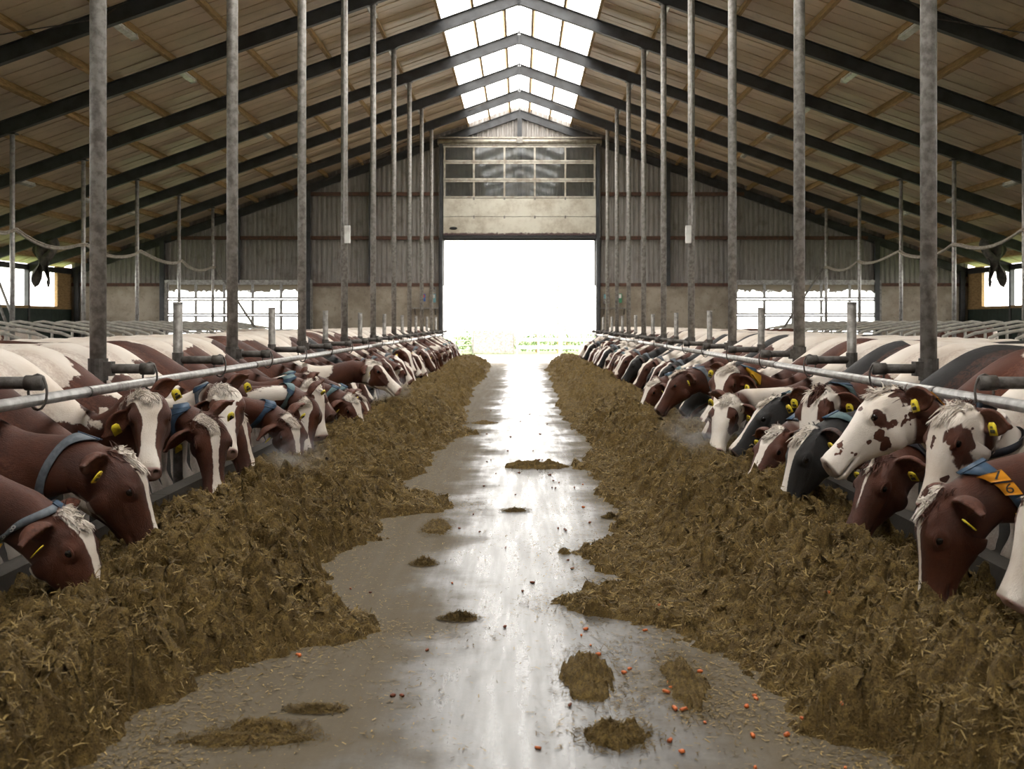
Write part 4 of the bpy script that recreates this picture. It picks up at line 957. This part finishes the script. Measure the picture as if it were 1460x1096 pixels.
H = [ # side, slot, poll, azimuth, pitch, label, coat, extras
 (-1,(-2,1),(-2.36,5.78,.56),-8,56,'dark red cow with a white blaze, nearest the camera on the left side',cw(3,.18,1.0),dict(strap='strap_grey',numbers=[('8',PI+.10,None,'white_ink'),('9',PI+.48,None,'white_ink')],block=PI+1.15,cx=.775)),
 (-1,(-2,2),(-2.22,6.19,.82),2,63,'dark red cow with a shaggy white forelock and narrow blaze, second on the left',cw(9,.22,.8),dict(strap='strap_grey')),
 (-1,(-1,0),(-2.62,6.95,.72),30,58,'red cow with white patched back, its head hidden behind the shaggy forelocked cow',cw(21,.60,1.0),dict(strap='strap_grey')),
 (-1,(-1,1),(-2.39,7.45,1.09),-76,52,'cow facing the camera with a broad white blaze, pink nose and two yellow ear tags',cw(14,.72,1.2),dict(strap=None)),
 (-1,(-1,2),(-2.21,8.13,.89),-60,69,'dark red cow with a small white triangle on its forehead, left row',cw(30,.5,.62),dict(strap='strap_blue')),
 (-1,(0,0),(-2.24,8.82,1.05),-78,51,'cow with a wide white forehead standing right behind the cow with the white triangle',cw(44,.75,1.7,0,0,.05),dict(strap='strap_grey')),
 (-1,(0,1),(-2.5,9.7,.80),-20,62,'red cow with lowered head, between the wide white forehead and the orange-brown head',cw(51,.8,.6),dict(strap='strap_grey')),
 (-1,(0,2),(-2.12,10.40,.70),-50,66,'orange-brown cow head with a blue collar grazing at the left heap',cw(57,.45,.7),dict(strap='strap_blue')),
 (-1,(1,0),(-2.04,11.15,.85),-92,67,'red cow with a long straight white blaze seen from the front beside the orange-brown head',cw(63,.66,1.1),dict(strap='strap_teal')),
 (-1,(1,1),(-2.17,11.70,.94),-40,68,'cow with an almost white face behind the long straight blaze on the left',cw(71,.7,2.2,0,0,.06),dict(strap='strap_teal')),
 (-1,(1,2),(-2.39,12.65,.96),-26,47,'dark-nosed red cow holding its head higher behind the almost white face',cw(76,.62,.35),dict(strap='strap_teal')),
 (-1,(2,1),(-2.10,13.78,.64),-35,55,'red cow with a slanting white blaze, head deep in the left heap',cw(83,.65,1.1),dict(strap='strap_teal')),
 (-1,(2,2),(-2.12,14.5,.60),-25,50,'plain dark red head just beyond the slanting white blaze in the left row',cw(88,.7,.5),dict(strap='strap_teal')),
 (-1,(3,2),(-2.43,16.38,.93),-74,40,'small red cow staring towards the camera with a white star on its forehead',cw(95,.6,.75),dict(strap=None)),
 (-1,(3,0),(-2.05,15.4,.98),-8,34,'cow with a white face stretched out level towards the alley in the left row',cw(99,.75,2.0,0,0,.07),dict(strap=None)),
 (1,(-2,0),(2.60,5.22,.80),182,62,'white-faced cow cut off by the right edge of the picture, nearest of all',cw(19,.75,2.9,.4,0,.05),dict(strap='strap_dark')),
 (1,(-2,1),(2.25,5.66,.70),180,78,'red cow with orange plates 7 and 6 on its blue collar, right row',cw(6,.30,.55,.25),dict(strap='strap_blue',numbers=[('7',.62,'orange_tag','tag_ink'),('6',.22,'orange_tag','tag_ink')],block=-.75)),
 (1,(-2,2),(2.50,6.15,1.10),198,65,'red and white cow with 1 7 3 in white on its dark collar',cw(17,.8,2.6,1.0,0,.055),dict(strap='strap_dark',numbers=[('1',.30,None,'white_ink'),('7',-.08,None,'white_ink'),('3',-.46,None,'white_ink')])),
 (1,(-1,1),(2.45,7.25,.66),205,52,'dark red cow whose lowered head is half hidden under the cow marked 2',cw(25,.35,.2),dict(strap='strap_dark')),
 (1,(-1,0),(2.25,6.50,1.136),179,41,'big white-headed cow with red spots and an orange number 2, head held out level',cw(33,.62,3.4,.15,0,.045),dict(strap='strap_dark',numbers=[('2',.55,'orange_tag','tag_ink')],block=-1.2)),
 (1,(-1,2),(2.16,7.93,.78),194,61,'black cow with a white forehead, muzzle pushed into the right heap',cw(41,.3,1.0,0,1),dict(strap='strap_teal')),
 (1,(0,0),(2.32,8.41,1.05),228,62,'white-faced cow with a brown eye patch and yellow tag behind the black cow',cw(47,.7,3.0,.3,0,.075),dict(strap='strap_teal')),
 (1,(0,1),(2.17,9.06,.65),215,42,'red head low in the silage left of the black cow with a white forehead',cw(54,.7,.9),dict(strap='strap_grey')),
 (1,(0,2),(2.28,9.6,.86),182,42,'black cow with a long black head reaching over the silage in profile',cw(61,.25,.9,0,1),dict(strap='strap_teal')),
 (1,(1,0),(2.04,10.70,.82),240,48,'cow with a white lower face below the cow that shows its pink nose',cw(66,.7,2.4,0,0,.06),dict(strap=None)),
 (1,(1,1),(2.14,11.30,1.08),240,49,'red cow with a white blaze turning its pink nose to the camera, right row',cw(72,.5,1.1),dict(strap='strap_teal',block=.9)),
 (1,(1,2),(2.35,12.0,.85),190,55,'red cow with lowered head just beyond the pink-nosed cow',cw(78,.7,.9),dict(strap='strap_grey')),
 (1,(2,2),(2.14,14.22,.90),190,49,'large plain red head with a grey collar in profile further along the right row',cw(85,.65,.6),dict(strap='strap_grey')),
 (1,(3,2),(2.09,16.46,.68),205,50,'red cow with a white slash on its face beyond the large plain red head',cw(92,.7,1.2),dict(strap='strap_teal')),
]
HW = {}
for (sd, sl, P, az, p, lab, coat, ex) in H:
    used[sd].add(sl); HW[sd, sl] = (P[1], P[1]+.5*math.sin(math.radians(az))*math.cos(math.radians(p))); hero(sd, slot(*sl), P, az, p, lab, coat, **ex)
# the rest of both rows shares a few postures
GP = [((.98,.10,.66),12,62),((1.02,-.12,.62),-18,55),((.95,.0,.78),-6,48),((.92,-.2,.90),-42,52),((1.04,.2,.66),30,58),((.90,-.28,1.0),-66,48)]
GP = [(g, 0) for g in GP]+[(((x, -y, z), -az, p), 1) for (x, y, z), az, p in (GP[0], GP[1], GP[2], GP[3])]
GSIDE = [q for _, q in GP]; GP = [g for g, _ in GP]; gps = []
for i, (P, az, p) in enumerate(GP):
    D, U = head_axes(az, p); gps.append(make_pose(np.array(P), D, U, strap=['strap_teal', None, 'strap_grey'][i % 3], detail=1, sd=i, tags=((-1, 1), (1,), (-1,))[i % 3]))
random.seed(77)
POSTN = ['', 'first', 'second', 'third', 'fourth', 'fifth', 'sixth', 'seventh', 'eighth', 'ninth']
for side, nm in ((-1, 'left'), (1, 'right')):
    for k in range(0, 17):
        for j in range(3):
            if (k, j) in used[side]: continue
            Y = slot(k, j)
            dark = 1 if random.random() < (.1 if side < 0 else .22) else 0
            wh = random.choice([.55, .62, .68, .74, .8, .9]); bl = random.choice([.5, .8, 1.0, 1.2, 1.6, 2.4])
            c = cw(random.uniform(0, 300), wh, bl, random.choice([0, 0, .3]), dark, random.choice([.0, .05, .07]))
            hue = 'black and white' if dark else 'red and white'
            where = '%s place past the %s %s post' % (['first', 'second', 'third'][j], POSTN[k//2+1] if k % 2 == 0 else ORD[(k+1)//2], 'tall' if k % 2 == 0 else 'short')
            lab = '%s cow feeding in the %s row, %s' % (hue, nm, where)
            opts = []                                   # a posture whose head keeps clear of both neighbours
            nxt = HW.get((side, (k, j+1) if j < 2 else (k+1, 0))); prv = HW.get((side, (k, j-1) if j > 0 else (k-1, 2)))
            for i, (P, az, p) in enumerate(GP):
                if GSIDE[i] != (side > 0): continue
                a = Y-side*P[1]*CS; b = a-side*.5*math.sin(math.radians(az))*math.cos(math.radians(p)); g = 9
                if prv: g = min(g, a-prv[0], b-prv[1])
                if nxt: g = min(g, nxt[0]-a, nxt[1]-b)
                opts.append((g, i, (a, b)))
            ok = [o for o in opts if o[0] > .44] or [max(opts)]
            g, i, HW[side, (k, j)] = random.choice(ok); ps = gps[i]
            put_cow(ps, (side*(XL+random.uniform(-.06, .10)), Y+random.uniform(-.008, .008), 0), (0 if side < 0 else PI)+random.uniform(-.006, .006), lab, c, 'cows at the %s neck rail' % nm)
# cows among the cubicles
for (x, y, rz, lab, c) in ((-8.6, 33.5, 2.6, 'pale cow standing with raised back in the left lying area', cw(5, 1.2, 2)), (-13.8, 31.5, 1.2, 'red and white cow far out in the left lying area', cw(15, .6, 1)),
                           (8.0, 33.0, -.5, 'dark red cow standing in front of the right glazed door', cw(28, .15, 1)), (13.6, 35.5, 2.2, 'red cow with a white poll far out in the right lying area', cw(38, .3, 1.5))):
    put_cow(gps[5], (x, y, .02 if abs(x) > 9 else -.02), rz, lab, c, 'cows in the lying area')
# ------------------------------------------------------------------ breath hanging over the heaps
m = bpy.data.materials.new('breath_mist'); m.use_nodes = True; t = m.node_tree; t.nodes.remove(t.nodes['Principled BSDF'])
pv = t.nodes.new('ShaderNodeVolumeScatter'); pv.inputs['Color'].default_value = (.95,.95,.97,1); pv.inputs['Anisotropy'].default_value = .3
tc = t.nodes.new('ShaderNodeTexCoord'); ln = t.nodes.new('ShaderNodeVectorMath'); ln.operation = 'LENGTH'; t.links.new(tc.outputs['Object'], ln.inputs[0])
fa = t.nodes.new('ShaderNodeMapRange'); fa.interpolation_type = 'SMOOTHSTEP'; t.links.new(ln.outputs['Value'], fa.inputs[0]); fa.inputs[1].default_value = 1; fa.inputs[2].default_value = .1
ns = t.nodes.new('ShaderNodeTexNoise'); ns.inputs['Scale'].default_value = 2.2; ns.inputs['Detail'].default_value = 3; ns.inputs['Distortion'].default_value = .6; t.links.new(tc.outputs['Object'], ns.inputs['Vector'])
nr = t.nodes.new('ShaderNodeMapRange'); t.links.new(ns.outputs[0], nr.inputs[0]); nr.inputs[1].default_value = .42; nr.inputs[2].default_value = .72
mu = t.nodes.new('ShaderNodeMath'); mu.operation = 'MULTIPLY'; t.links.new(fa.outputs[0], mu.inputs[0]); t.links.new(nr.outputs[0], mu.inputs[1])
m2 = t.nodes.new('ShaderNodeMath'); m2.operation = 'MULTIPLY'; t.links.new(mu.outputs[0], m2.inputs[0]); m2.inputs[1].default_value = 1.1
t.links.new(m2.outputs[0], pv.inputs['Density']); t.links.new(pv.outputs[0], t.nodes['Material Output'].inputs['Volume']); M['mist'] = m
for (x, y, z, r, lab) in ((1.75, 10.6, .62, (.45, 1.3, .26), 'faint breath mist over the right heap by the black cows'), (-1.75, 8.9, .60, (.35, .9, .24), 'faint breath mist over the left heap by the white triangle cow'), (-2.0, 17.5, .55, (.4, 2.2, .3), 'faint breath mist far along the left heap')):
    o = MB().ball((0, 0, 0), 1, 24, 16).build('breath_mist', M['mist'], None, True); o.location = (x, y, z); o.scale = r; tag(o, lab, 'mist', 'breath mist over the heaps', 'stuff')
